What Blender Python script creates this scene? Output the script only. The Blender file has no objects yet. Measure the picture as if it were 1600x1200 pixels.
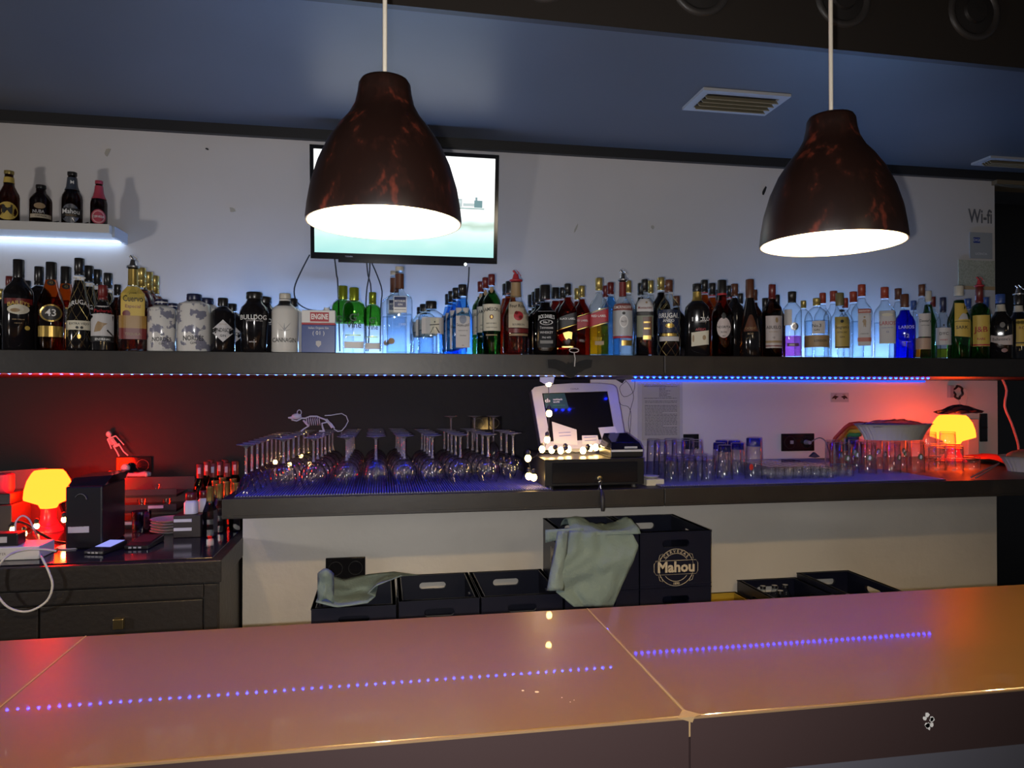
import bpy, math, random
from mathutils import Vector, Matrix, noise
random.seed(7)
SC = bpy.context.scene
COL = SC.collection
PI = math.pi
# ------------------------------------------------------------------ camera, world, lights, exposure
E = 1.60                                   # eye height
FPX = 1130.0
YAW = math.atan(203/1130.0); PITCH = math.atan(10.5/1130.0)
F0 = Vector((math.sin(YAW), math.cos(YAW), 0)); RV = Vector((math.cos(YAW), -math.sin(YAW), 0))
FV = (F0*math.cos(PITCH) + Vector((0,0,math.sin(PITCH)))).normalized()
UV_ = RV.cross(FV)
CAMLOC = Vector((0,0,E))
cam_d = bpy.data.cameras.new('camera'); cam = bpy.data.objects.new('camera', cam_d); COL.objects.link(cam)
cam_d.sensor_width = 36; cam_d.lens = FPX*36/1600; cam_d.clip_start = .02
m3 = Matrix((RV, UV_, -FV)).transposed()
cam.matrix_world = Matrix.Translation(CAMLOC) @ m3.to_4x4()
SC.camera = cam
SC.view_settings.view_transform = 'Standard'; SC.view_settings.look = 'None'
SC.view_settings.gamma = 1; SC.view_settings.use_curve_mapping = False
SC.view_settings.exposure = 0.0
w = bpy.data.worlds.new('world'); SC.world = w; w.use_nodes = True
bgn = w.node_tree.nodes['Background']; bgn.inputs[0].default_value = (.75,.78,.9,1); bgn.inputs[1].default_value = .07
SC.cycles.transparent_max_bounces = 40; SC.cycles.max_bounces = 14; SC.cycles.transmission_bounces = 14; SC.cycles.diffuse_bounces = 3; SC.cycles.glossy_bounces = 4
SC.cycles.sample_clamp_indirect = 3.0
SC.cycles.caustics_reflective = False; SC.cycles.caustics_refractive = False
def light(name, kind, loc, energy, col, size=.1, rot=None, spot=None):
    d = bpy.data.lights.new(name, kind); d.energy = energy; d.color = col
    if kind == 'AREA': d.size = size
    else: d.shadow_soft_size = size
    if kind == 'SPOT': d.spot_size = spot; d.spot_blend = .8
    o = bpy.data.objects.new(name, d); o.location = loc; COL.objects.link(o)
    if rot: o.rotation_euler = rot
    return o
# the phone's own flash, just below and left of its lens
light('camera_flash', 'SPOT', CAMLOC - RV*.022 - UV_*.014, 102, (1,.97,.95), .006, m3.to_euler(), 1.75)
# a lamp of the room further left, at about eye height (throws the small shelf's bottle shadows)
light('room_lamp', 'POINT', (-3.0, .9, 1.45), 62, (1,.93,.88), .12)
# two lamps of the room behind the camera
light('room_lamp', 'POINT', (1.5, -1.6, 2.3), 24, (1,.84,.62), .2)

def X2(x, Y):                                # world X of pixel column x on the wall-parallel plane Y
    xp = (x-800)/FPX; z = Y/(math.cos(YAW)-xp*math.sin(YAW))
    return z*(math.sin(YAW)+xp*math.cos(YAW)), z
def pY(x, y, Y):
    d = FV + RV*((x-800)/FPX) + UV_*((600-y)/FPX); return CAMLOC + d*(Y/d.y)
def pZ(x, y, Z):
    d = FV + RV*((x-800)/FPX) + UV_*((600-y)/FPX); return CAMLOC + d*((Z-E)/d.z)
# ------------------------------------------------------------------ materials
MATS = {}
def pr(name, col, rough=.5, metal=0, spec=.5, coat=0, noisy=None, bump=None):
    if name in MATS: return MATS[name]
    m = bpy.data.materials.new(name); m.use_nodes = True; nt = m.node_tree; b = nt.nodes['Principled BSDF']
    b.inputs['Base Color'].default_value = (*col,1); b.inputs['Roughness'].default_value = rough
    b.inputs['Metallic'].default_value = metal; b.inputs['Specular IOR Level'].default_value = spec
    b.inputs['Coat Weight'].default_value = coat
    if noisy:
        col2, sc, lo, hi = noisy
        tc = nt.nodes.new('ShaderNodeTexCoord'); n = nt.nodes.new('ShaderNodeTexNoise'); r = nt.nodes.new('ShaderNodeValToRGB')
        n.inputs['Scale'].default_value = sc; n.inputs['Detail'].default_value = 5
        r.color_ramp.elements[0].position = lo; r.color_ramp.elements[1].position = hi
        r.color_ramp.elements[0].color = (*col,1); r.color_ramp.elements[1].color = (*col2,1)
        nt.links.new(tc.outputs['Object'], n.inputs['Vector']); nt.links.new(n.outputs['Fac'], r.inputs['Fac'])
        nt.links.new(r.outputs['Color'], b.inputs['Base Color'])
    if bump:
        sc, st = bump
        tc = nt.nodes.new('ShaderNodeTexCoord'); n = nt.nodes.new('ShaderNodeTexNoise'); n.inputs['Scale'].default_value = sc
        n.inputs['Detail'].default_value = 4
        bp = nt.nodes.new('ShaderNodeBump'); bp.inputs['Strength'].default_value = st; bp.inputs['Distance'].default_value = .01
        nt.links.new(tc.outputs['Object'], n.inputs['Vector']); nt.links.new(n.outputs['Fac'], bp.inputs['Height'])
        nt.links.new(bp.outputs['Normal'], b.inputs['Normal'])
    MATS[name] = m; return m
def em(name, col, s):
    if name in MATS: return MATS[name]
    m = bpy.data.materials.new(name); m.use_nodes = True; nt = m.node_tree; nt.nodes.remove(nt.nodes['Principled BSDF'])
    e = nt.nodes.new('ShaderNodeEmission'); e.inputs[0].default_value = (*col,1); e.inputs[1].default_value = s
    nt.links.new(e.outputs[0], nt.nodes['Material Output'].inputs[0]); MATS[name] = m; return m
def gl(name, tint, edge=.55, refl=.5, base=.05, rough=.03, pw=3):
    """thin-walled glass: tinted see-through, darker and more mirror-like at grazing angles"""
    if name in MATS: return MATS[name]
    m = bpy.data.materials.new(name); m.use_nodes = True; nt = m.node_tree; nt.nodes.remove(nt.nodes['Principled BSDF'])
    t = nt.nodes.new('ShaderNodeBsdfTransparent'); g = nt.nodes.new('ShaderNodeBsdfGlossy'); g.inputs['Roughness'].default_value = rough
    lw = nt.nodes.new('ShaderNodeLayerWeight'); lw.name = 'rim'; lw.inputs[0].default_value = .5
    mc = nt.nodes.new('ShaderNodeMix'); mc.data_type = 'RGBA'
    p1 = nt.nodes.new('ShaderNodeMath'); p1.operation = 'POWER'; p1.inputs[1].default_value = pw
    p2 = nt.nodes.new('ShaderNodeMapRange'); p2.inputs['To Min'].default_value = base; p2.inputs['To Max'].default_value = refl
    nt.links.new(lw.outputs['Facing'], p1.inputs[0]); nt.links.new(p1.outputs[0], p2.inputs['Value'])
    nt.links.new(p1.outputs[0], mc.inputs['Factor'])
    mc.inputs['A'].default_value = (*tint,1); mc.inputs['B'].default_value = (*[c*edge for c in tint],1)
    nt.links.new(mc.outputs['Result'], t.inputs[0])
    mx = nt.nodes.new('ShaderNodeMixShader'); nt.links.new(p2.outputs['Result'], mx.inputs[0])
    nt.links.new(t.outputs[0], mx.inputs[1]); nt.links.new(g.outputs[0], mx.inputs[2])
    nt.links.new(mx.outputs[0], nt.nodes['Material Output'].inputs[0]); MATS[name] = m; return m
# paints
WHITE_WALL = pr('white_wall_paint', (.62,.585,.565), .6, noisy=((.56,.53,.51),1.3,.35,.75), bump=(9,.15))
LOW_WALL = pr('scuffed_white_wall_paint', (.58,.55,.50), .55, noisy=((.50,.47,.42),2.2,.35,.75), bump=(22,.25))
DARK_WALL = pr('dark_wall_paint', (.008,.007,.0075), .6, 0, .25, bump=(25,.2))
CEIL = pr('slate_ceiling_paint', (.085,.09,.105), .45, noisy=((.10,.105,.125),1.6,.3,.8))
BEAM = pr('dark_brown_fascia_paint', (.030,.024,.020), .5)
SHELF = pr('charcoal_shelf_paint', (.018,.0158,.0148), .42, noisy=((.026,.023,.021),14,.4,.8), bump=(60,.04))
CABM = pr('charcoal_cabinet_paint', (.017,.0145,.0135), .42, bump=(50,.15))
BLACKP = pr('black_plastic', (.012,.012,.013), .3)
BLACKG = pr('glossy_black_plastic', (.008,.008,.010), .1)
NAVY = pr('navy_crate_plastic', (.0035,.0048,.016), .36)
WHITE = pr('white_print', (.75,.74,.72), .5)
CREAM = pr('cream_paper', (.62,.58,.46), .6)
GREYW = pr('pale_grey_paper', (.52,.50,.50), .6)
REDP = pr('red_print', (.38,.02,.03), .5)
DRED = pr('dark_red_print', (.14,.012,.012), .4)
GOLD = pr('gold_foil', (.52,.36,.10), .28, .8)
YELP = pr('yellow_paper', (.60,.42,.08), .55)
BLKP = pr('black_print', (.015,.014,.014), .5)
BLUEP = pr('blue_print', (.02,.045,.26), .4)
SILVER = pr('silver_metal', (.55,.55,.57), .25, 1)
BRASS = pr('brass_metal', (.55,.42,.18), .3, 1)
FLOORM = pr('grey_floor', (.09,.085,.08), .5)
MATM = pr('ribbed_bar_mat_rubber', (.16,.17,.44), .35); MATD = pr('bar_mat_base_rubber', (.020,.020,.055), .4)
WHPL = pr('white_plastic', (.65,.64,.62), .35)
# ------------------------------------------------------------------ mesh helpers
LABELS = {}
def tag(o, label=None, cat=None, group=None, kind=None):
    if label:
        if label in LABELS and not group: print('DUPLICATE LABEL', label)
        LABELS[label] = 1; o['label'] = label
    if cat: o['category'] = cat
    if group: o['group'] = group
    if kind: o['kind'] = kind
    return o
def empty(name, loc, label=None, cat=None, group=None, rz=0):
    o = bpy.data.objects.new(name, None); COL.objects.link(o); o.location = loc; o.rotation_euler = (0,0,rz)
    o.empty_display_size = .02
    return tag(o, label, cat, group)
class MB:
    def __init__(s): s.v = []; s.f = []
    def add(s, v, f):
        b = len(s.v); s.v += [tuple(p) for p in v]; s.f += [tuple(b+i for i in q) for q in f]; return s
    def box(s, x0, x1, y0, y1, z0, z1):
        v = [(x,y,z) for z in (z0,z1) for y in (y0,y1) for x in (x0,x1)]
        return s.add(v, [(0,2,3,1),(4,5,7,6),(0,1,5,4),(2,6,7,3),(0,4,6,2),(1,3,7,5)])
    def tube(s, pts, r, n=6, closed=False, taper=None):
        pts = [Vector(p) for p in pts]; N = len(pts); vs = []; fs = []
        up = Vector((0,0,1))
        for i, p in enumerate(pts):
            a = pts[(i-1) % N] if closed or i else pts[0]; b = pts[(i+1) % N] if closed or i < N-1 else pts[-1]
            t = (b-a).normalized()
            if abs(t.dot(up)) > .97: up = Vector((0,1,0)) if abs(t.y) < .9 else Vector((1,0,0))
            u = t.cross(up).normalized(); w_ = t.cross(u).normalized(); up = -w_ if abs(t.z) < 2 else up
            rr = r if taper is None else r*(taper[i] if isinstance(taper, (list,tuple)) else 1+(taper-1)*i/(N-1))
            for k in range(n):
                an = 2*PI*k/n; vs.append(p + u*math.cos(an)*rr + w_*math.sin(an)*rr)
        for i in range(N if closed else N-1):
            for k in range(n):
                fs.append((i*n+k, i*n+(k+1)%n, ((i+1)%N)*n+(k+1)%n, ((i+1)%N)*n+k))
        if not closed: fs.append(tuple(range(n))[::-1]); fs.append(tuple((N-1)*n+k for k in range(n)))
        return s.add(vs, fs)
    def lathe(s, prof, n=24, c=(0,0,0), e=2, dy=1, cap0=True, cap1=True, flute=0, nfl=0):
        vs = []; fs = []
        for (r, z) in prof:
            for k in range(n):
                a = 2*PI*k/n; cx, sy = math.cos(a), math.sin(a)
                if e == 2: q = 1
                else: q = 1/((abs(cx)**e+abs(sy)**e)**(1/e))
                if flute: q *= 1+flute*math.cos(nfl*a)
                vs.append((c[0]+r*q*cx, c[1]+r*q*sy*dy, c[2]+z))
        for i in range(len(prof)-1):
            for k in range(n): fs.append((i*n+k, i*n+(k+1)%n, (i+1)*n+(k+1)%n, (i+1)*n+k))
        if cap0 and prof[0][0] > 1e-6: fs.append(tuple(range(n))[::-1])
        if cap1 and prof[-1][0] > 1e-6: fs.append(tuple((len(prof)-1)*n+k for k in range(n)))
        return s.add(vs, fs)
    def sphere(s, c, r, n=12, m=8, sc=(1,1,1)):
        prof = [(max(1e-5, r*math.sin(PI*i/m)), -r*math.cos(PI*i/m)) for i in range(m+1)]
        b = len(s.v); s.lathe(prof, n)
        for i in range(b, len(s.v)):
            x,y,z = s.v[i]; s.v[i] = (c[0]+x*sc[0], c[1]+y*sc[1], c[2]+z*sc[2])
        return s
    def prism(s, pts2, y0, y1, f=None):              # polygon in XZ, extruded along Y
        n = len(pts2); v = [(x,y0,z) for x,z in pts2] + [(x,y1,z) for x,z in pts2]
        return s.add(v, [tuple(range(n)), tuple(range(2*n-1,n-1,-1))] + [(i, n+i, n+(i+1)%n, (i+1)%n) for i in range(n)])
    def build(s, name, m, parent=None, smooth=False, bevel=0, xf=None):
        me = bpy.data.meshes.new(name)
        vs = s.v if xf is None else [tuple(xf @ Vector(p)) for p in s.v]
        me.from_pydata(vs, [], s.f); me.materials.append(m)
        if smooth:
            me.polygons.foreach_set('use_smooth', [True]*len(me.polygons))
            if hasattr(me, 'set_sharp_from_angle'): me.set_sharp_from_angle(angle=.9)
        o = bpy.data.objects.new(name, me); COL.objects.link(o)
        if parent: o.parent = parent
        if bevel:
            b = o.modifiers.new('bevel','BEVEL'); b.width = bevel; b.segments = 2; b.limit_method = 'ANGLE'
        return o
def bx(name, x0,x1,y0,y1,z0,z1, m, parent=None, bevel=0):
    return MB().box(x0,x1,y0,y1,z0,z1).build(name, m, parent, bevel=bevel)
def struct(name, mb, m, bevel=0):
    o = mb.build(name, m, bevel=bevel); o['kind'] = 'structure'; return o
def dup(root, loc, label=None, rz=None, group=None):
    r = root.copy(); COL.objects.link(r); r.location = loc
    if rz is not None: r.rotation_euler = (0,0,rz)
    if group: r['group'] = group
    if label: tag(r, label, None, group)
    for ch in root.children:
        c = ch.copy(); COL.objects.link(c); c.parent = r
        for g in ch.children:
            d = g.copy(); COL.objects.link(d); d.parent = c
    return r
TXT = {}
def text_mesh(s, bold=0.0):
    key = (s, bold)
    if key in TXT: return TXT[key]
    c = bpy.data.curves.new('t','FONT'); c.body = s; c.align_x = 'CENTER'; c.align_y = 'CENTER'; c.resolution_u = 2
    c.offset = bold
    o = bpy.data.objects.new('t', c); COL.objects.link(o)
    dg = bpy.context.evaluated_depsgraph_get(); me = bpy.data.meshes.new_from_object(o.evaluated_get(dg))
    vs = [v.co.copy() for v in me.vertices]; fs = [tuple(p.vertices) for p in me.polygons]
    bpy.data.objects.remove(o); bpy.data.curves.remove(c); bpy.data.meshes.remove(me)
    TXT[key] = (vs, fs); return TXT[key]
def text(s, size, mapf, m, parent, name='lettering', maxw=None, arc=0, bold=0.0):
    vs, fs = text_mesh(s, bold)
    if not vs: return
    x0 = min(v.x for v in vs); x1 = max(v.x for v in vs); k = size
    if maxw and (x1-x0)*k > maxw: kx = maxw/(x1-x0)
    else: kx = k
    out = []
    for v in vs:
        u = v.x*kx; t = v.y*k
        if arc: t -= arc*(u*u)
        out.append(mapf(u, t))
    return MB().add(out, fs).build(name, m, parent)
# ------------------------------------------------------------------ the room
YW = 3.65; YL = 3.0; YF = 2.62                       # back wall, lower wall, front of the shelves
XR = 3.52; XL0 = -.54                                # right end of the back wall, left end of the worktop
ZC = E+1.273; ZS0 = E+.058; ZS1 = E+.1345; ZM1 = E-.3725; ZM0 = E-.4415; ZCAB = E-.574; ZCT = 1.10; ZLEDGE = .64
XSEAM = X2(922, YW)[0]
struct('floor', MB().box(-6,7,-4,5,-.05,0), FLOORM)
fa, fb = pZ(565,0,ZC), pZ(1600,105,ZC); fs = (fb.y-fa.y)/(fb.x-fa.x)
def yfas(x): return fa.y+(x-fa.x)*fs
def slab(x0,x1,y0a,y0b,y1a,y1b,z0,z1):
    m_ = MB(); return m_.add([(x0,y0a,z0),(x1,y0b,z0),(x0,y1a,z0),(x1,y1b,z0),(x0,y0a,z1),(x1,y0b,z1),(x0,y1a,z1),(x1,y1b,z1)],[(0,2,3,1),(4,5,7,6),(0,1,5,4),(2,6,7,3),(0,4,6,2),(1,3,7,5)])
struct('ceiling', slab(-6,7,yfas(-6)+.03,yfas(7)+.03,5,5,ZC,ZC+.12), CEIL)
struct('ceiling_high', MB().box(-6,7,-4,3.4,ZC+.62,ZC+.7), BEAM)
struct('trim_1', slab(-6,7,yfas(-6),yfas(7),yfas(-6)+.029,yfas(7)+.029,ZC-.005,ZC+.62), BEAM)   # fascia between both ceilings
struct('wall_back_upper', MB().box(-6,XR,YW,YW+.12,ZS0,ZC-.045), WHITE_WALL)
struct('trim_2', MB().box(-6,7,YW-.03,YW+.12,ZC-.05,ZC), BLKP)                        # black cornice
struct('wall_back_dark', MB().box(-6,XSEAM,YW,YW+.12,0,ZS0), DARK_WALL)
struct('wall_back_white', MB().box(XSEAM,XR,YW-.012,YW+.12,ZM0,ZS0), pr('white_wall_paint_baked_light',(.80,.75,.71),.6,bump=(9,.12)))  # same wall as above the shelf; extra light put into a paler colour
struct('wall_lower', MB().box(XL0,X2(1556,YL)[0],YL,YL+.08,0,ZM0), LOW_WALL)
struct('wall_niche_side', MB().box(XL0,XL0+.06,YL+.081,YW,0,ZM0), DARK_WALL)
struct('wall_right_dark', MB().box(XR,7,4.25,4.35,0,ZC), pr('near_black_paint',(.010,.010,.011),.5))
struct('door_1', MB().box(XR+.25,XR+1.15,4.2,4.248,0,2.1), pr('dark_door_paint',(.016,.016,.018),.35))
struct('trim_3', MB().box(XR-.02,XR+1.2,YW-.04,YW+.1,ZC-.075,ZC-.051), pr('tan_wood_strip',(.16,.12,.07),.5))
# upper and middle shelf boards, jointed
def shelf(name, x0, x1, xj, z0, z1, label, yb):
    r = empty(name, ((x0+x1)/2, YF, z0), label, 'shelf')
    inv = Vector(r.location)
    for a, b in ((x0,xj-.0012),(xj+.0012,x1)):
        mb = MB().box(a-inv.x,b-inv.x,0,yb-YF,0,z1-z0); mb.build('shelf_board', SHELF, r, bevel=.002)
        MB().box(a-inv.x,b-inv.x,-.004,.0,.004,.012).build('edge_lip', SHELF, r)
    return r
XE = 4.4
shelf('wall_shelf', -4.6, XE, X2(1038,YF)[0], ZS0, ZS1, 'long charcoal upper shelf carrying the row of liquor bottles', YW)
shelf('back_worktop', XL0, XE, X2(1038,YF)[0], ZM0, ZM1, 'deep charcoal worktop shelf carrying glasses and the cash register', YW-.013)
CHIP = pr('bare_plaster',(.40,.37,.31),.7)
# scuffs and peeled paint marks on the walls
for (x, y, Y, dx, dy_, mt) in ((168,238,YW,4,9,CHIP),(324,233,YW,3,2,BLKP),(363,328,YW,5,4,CHIP),(900,357,YW,2,9,CHIP),(1020,355,YW,4,4,CHIP),(1194,298,YW,3,9,BLKP),(1245,232,YW,0,0,BLKP)):
    if dx == 0: continue
    p = pY(x,y,Y)
    a = random.uniform(.5,1.1); s = p.y/FPX
    pts = []
    for k in range(7):
        t = 2*PI*k/7; rr = random.uniform(.6,1.1)
        u, v = math.cos(t)*dx*s*rr, math.sin(t)*dy_*s*rr
        pts.append((u*math.cos(.4)-v*math.sin(-.4), v*math.cos(.4)+u*math.sin(-.4)))
    o = MB().prism(pts, -.003, 0).build('paint_chip', mt); o.location = p
    tag(o, {168:'long pale paint peel on the wall above the beer shelf',324:'small dark nail hook in the white wall left of the television',363:'pale paint chip left of the television screen',900:'thin pale scratch on the wall right of the television',1020:'slanting pale scratch on the wall between the two pendants',1194:'dark chip with a drip mark beside the right pendant'}[x], 'wall mark')
# round fittings in the fascia
fit = None
for i, (x, y) in enumerate(((850,-47),(1095,-24),(1317,-4),(1522,18))):
    p = pY(x, y, yfas(1.2)); p = pY(x, y, yfas(p.x)-.001)
    lab = ['nearest the left pendant cord','above the ceiling vent','behind the right pendant cord','in the top right corner'][i]
    lab = 'round dark recessed speaker in the fascia '+lab
    if fit is None:
        fit = empty('round_speaker', p, lab, 'speaker', 'round fittings in the ceiling fascia')
        MB().lathe([(.115,0),(.112,-.008),(.100,-.012),(.086,-.004),(.085,.0)],32,cap0=False,cap1=False).build('ring', pr('dark_grey_ring',(.045,.040,.038),.4), fit, True, xf=Matrix.Rotation(-PI/2,4,'X'))
        MB().lathe([(.086,-.002),(.05,-.006),(.045,-.016),(.001,-.018)],32,cap0=False,cap1=False).build('cone', pr('speaker_cone',(.022,.019,.018),.5), fit, True, xf=Matrix.Rotation(-PI/2,4,'X'))
        for ch in fit.children:
            for v in ch.data.vertices: v.co.y = -abs(v.co.y)
    else: dup(fit, p, lab)
# ceiling vents
def vent(c, label):
    q = [pZ(x,y,ZC) for x,y in c]
    x0 = (q[0].x+q[3].x)/2; x1 = (q[1].x+q[2].x)/2; y1 = (q[2].y+q[3].y)/2; y0 = (q[0].y+q[1].y)/2
    r = empty('ceiling_vent', ((x0+x1)/2,(y0+y1)/2,ZC), label, 'vent', 'air vents in the ceiling')
    a, b = (x1-x0)/2, (y1-y0)/2; f = .035
    fr = pr('pale_vent_frame',(.42,.43,.45),.4)
    for (u0,u1,v0,v1) in ((-a,a,b-f,b),(-a,a,-b,-b+f),(-a,-a+f,-b+f,b-f),(a-f,a,-b+f,b-f)):
        MB().box(u0,u1,v0,v1,-.012,.0).build('frame_side', fr, r)
    MB().box(-a+f,a-f,-b+f,b-f,-.003,-.001).build('vent_back', BLKP, r)
    for k in range(4):
        yy = -b+f+ (2*b-2*f)*(k+.5)/4
        mb = MB().box(-a+f,a-f,-.0015,.0015,-.016,.016)
        o = mb.build('slat', pr('tan_vent_slat',(.30,.25,.16),.4), r); o.location = (0,yy,-.018); o.rotation_euler = (-.75,0,0)
vent([(1100,136),(1235,147),(1195,178),(1066,167)], 'square ceiling vent with tan slats in a white frame')
vent([(1547,243),(1640,249),(1612,262),(1520,254)], 'second ceiling vent cut off by the right picture edge')
# ------------------------------------------------------------------ bar counter
xs1 = (pZ(135,993,ZCT).x+pZ(0,1105,ZCT).x)/2; xs2 = (pZ(917,950,ZCT).x+pZ(1075,1118,ZCT).x)/2
YC0 = pZ(800,1144,ZCT).y; YC1 = pZ(800,957,ZCT).y
ctop = pr('brown_lacquered_counter',(.158,.082,.024),.16,0,.5,.5,noisy=((.176,.094,.029),3,.3,.8))
nt = ctop.node_tree; b = nt.nodes['Principled BSDF']; b.inputs['Coat Roughness'].default_value = .025
tc = nt.nodes.new('ShaderNodeTexCoord'); n2 = nt.nodes.new('ShaderNodeTexNoise'); n2.inputs['Scale'].default_value = 6
mr = nt.nodes.new('ShaderNodeMapRange'); mr.inputs['To Min'].default_value = .22; mr.inputs['To Max'].default_value = .36
b.inputs['Roughness'].default_value = .3; nt.nodes.remove(n2); nt.nodes.remove(mr)
cfront = pr('dark_brown_counter_edge',(.040,.024,.024),.4)
grout = pr('pale_gold_filler',(.30,.20,.10),.45)
bar = empty('bar_counter', (.5,YC0,0), 'long brown lacquered bar counter across the foreground', 'counter')
X0,Y0_ = .5, YC0
for a, b_ in ((-3.2,xs1-.0015),(xs1+.0015,xs2-.0015),(xs2+.0015,4.6)):
    MB().box(a-X0,b_-X0,.004,YC1-YC0,ZCT-.03,ZCT).build('counter_slab', ctop, bar, bevel=.002)
    MB().box(a-X0,b_-X0,0,.0035,ZCT-.092,ZCT-.003).build('edge_board', cfront, bar)
    MB().box(a-X0,b_-X0,.005,YC1-YC0-.02,ZCT-.092,ZCT-.0305).build('slab_core', cfront, bar)
    MB().box(a-X0,b_-X0,-.0012,.0038,ZCT-.0028,ZCT-.0002).build('edge_strip', pr('worn_gold_edge',(.22,.14,.07),.4), bar)
for xs in (xs1, xs2):
    MB().box(xs-.0014-X0,xs+.0014-X0,.0,YC1-YC0,ZCT-.03,ZCT+.0003).build('joint_filler', grout, bar)
MB().add([(xs2-.02-X0,-.0015,ZCT+.0006),(xs2-X0,.026,ZCT+.0006),(xs2+.022-X0,.004,ZCT+.0006),(xs2+.008-X0,-.0015,ZCT+.0006),
  (xs2+.004-X0,-.0015,ZCT-.008)],[(0,3,2,1),(0,4,3)]).build('joint_patch', grout, bar)
MB().box(-3.2-X0,4.6-X0,.07,.11,0,ZCT-.092).build('front_panel', pr('slate_bar_front',(.10,.10,.125),.45), bar)
# worn sticker on the edge
st = empty('worn_sticker', pY(1446,1130,YC0-.0005), 'torn white round sticker on the counter edge', 'sticker')
random.seed(3)
for k in range(9):
    a = random.uniform(-1.9,1.9); r_ = random.uniform(.004,.014); pts = []
    for j in range(6): t = 2*PI*j/6; q = random.uniform(.002,.0055); pts.append((math.cos(a)*r_+math.cos(t)*q, math.sin(a)*r_+math.sin(t)*q))
    MB().prism(pts,-.0006,0).build('sticker_scrap', WHITE, st)
for (x,y,r_) in ((817,1079,.0022),(839,1081,.0035),(878,1090,.0012),(891,1097,.001),(897,1094,.001)):
    p = pZ(x,y,ZCT+.0003); o = MB().lathe([(r_,0),(r_*.6,.0006)],9,e=3).build('counter_crumb', pr('crumb',(.62,.5,.35),.7)); o.location = p
    tag(o,'pale crumb on the counter left of the joint, '+{817:'leftmost speck',839:'largest speck',878:'speck farther right of the largest',891:'second to last speck',897:'rightmost speck'}[x],'crumb')
# ledge (bench behind the bar, against the lower wall) that carries the crates
lg = empty('back_bench', (1.4,2.7,0), 'low tan bench behind the bar that carries the crates', 'bench')
MB().box(-1.9,2.6,-.40,.298,ZLEDGE-.03,ZLEDGE).build('bench_top', pr('tan_bench_top',(.40,.31,.17),.5), lg)
MB().box(-1.85,2.55,-.33,.298,0,ZLEDGE-.03).build('bench_body', CABM, lg)
# ------------------------------------------------------------------ cabinet at the left
XCR = X2(348,YF)[0]
cab = empty('back_cabinet', (-2,YF,0), 'charcoal wooden drawer cabinet at the lower left', 'cabinet')
def cb(n,x0,x1,y0,y1,z0,z1,m=CABM,par=None,bev=.003): 
    o = MB().box(x0+2,x1+2,y0-YF,y1-YF,z0,z1).build(n,m,par or cab,bevel=bev); return o
cb('cabinet_top',-4.6,XCR,YF-.012,YW-.01,ZCAB-.079,ZCAB-.004)
cb('cabinet_body',-4.6,XCR-.012,YF+.016,YW-.01,0,ZCAB-.084)
cb('top_cover',-4.55,XCR-.035,YF+.02,YW-.03,ZCAB-.0035,ZCAB,pr('black_laminate',(.014,.013,.020),.12))
zt = pY(318,936,YF).z
xa = X2(318,YF)[0]; xb = X2(63,YF)[0]
cb('frame_stile',xa+.004,XCR-.014,YF+.001,YF+.015,.2,ZCAB-.086)
cb('frame_rail',-4.6,xa+.002,YF+.001,YF+.015,zt+.004,ZCAB-.086)
for (u0,u1) in ((xb+.004,xa),(xb-.66,xb-.002),(xb-1.34,xb-.668)):
    d = cb('drawer',u0,u1,YF-.002,YF+.014,zt-.20,zt)
    xm = X2(190,YF)[0] if u0 > xb else (u0+u1)/2
    h = cb('handle',xm-.016,xm+.016,YF-.024,YF-.003,pY(190,983,YF-.02).z,pY(190,967,YF-.02).z,BRASS,None,.002); h.name='handle'; h.parent = d
    cb('drawer',u0,u1,YF-.002,YF+.014,zt-.41,zt-.206)
# ------------------------------------------------------------------ pendant lamps
shade_m = bpy.data.materials.new('painted_brown_shade'); shade_m.use_nodes = True
nt = shade_m.node_tree; bs = nt.nodes['Principled BSDF']; bs.inputs['Roughness'].default_value = .38
tc = nt.nodes.new('ShaderNodeTexCoord')
na = nt.nodes.new('ShaderNodeTexNoise'); na.inputs['Scale'].default_value = 26; na.inputs['Detail'].default_value = 3; na.inputs['Roughness'].default_value=.6
mp = nt.nodes.new('ShaderNodeMapping'); mp.inputs['Scale'].default_value = (1,1,.6)
ra = nt.nodes.new('ShaderNodeValToRGB'); ra.color_ramp.elements[0].position = .50; ra.color_ramp.elements[0].color = (.011,.0038,.0025,1)
ra.color_ramp.elements[1].position = .76; ra.color_ramp.elements[1].color = (.16,.028,.014,1)
e_ = ra.color_ramp.elements.new(.60); e_.color = (.018,.0055,.0035,1)
nt.links.new(tc.outputs['Object'], mp.inputs[0]); nt.links.new(mp.outputs[0], na.inputs['Vector']); nt.links.new(na.outputs['Fac'], ra.inputs[0]); nt.links.new(ra.outputs[0], bs.inputs['Base Color'])
inner_m = pr('white_shade_lining',(.85,.83,.78),.5)
bulb_m = em('warm_bulb_glow',(1,.66,.27),520)
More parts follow.
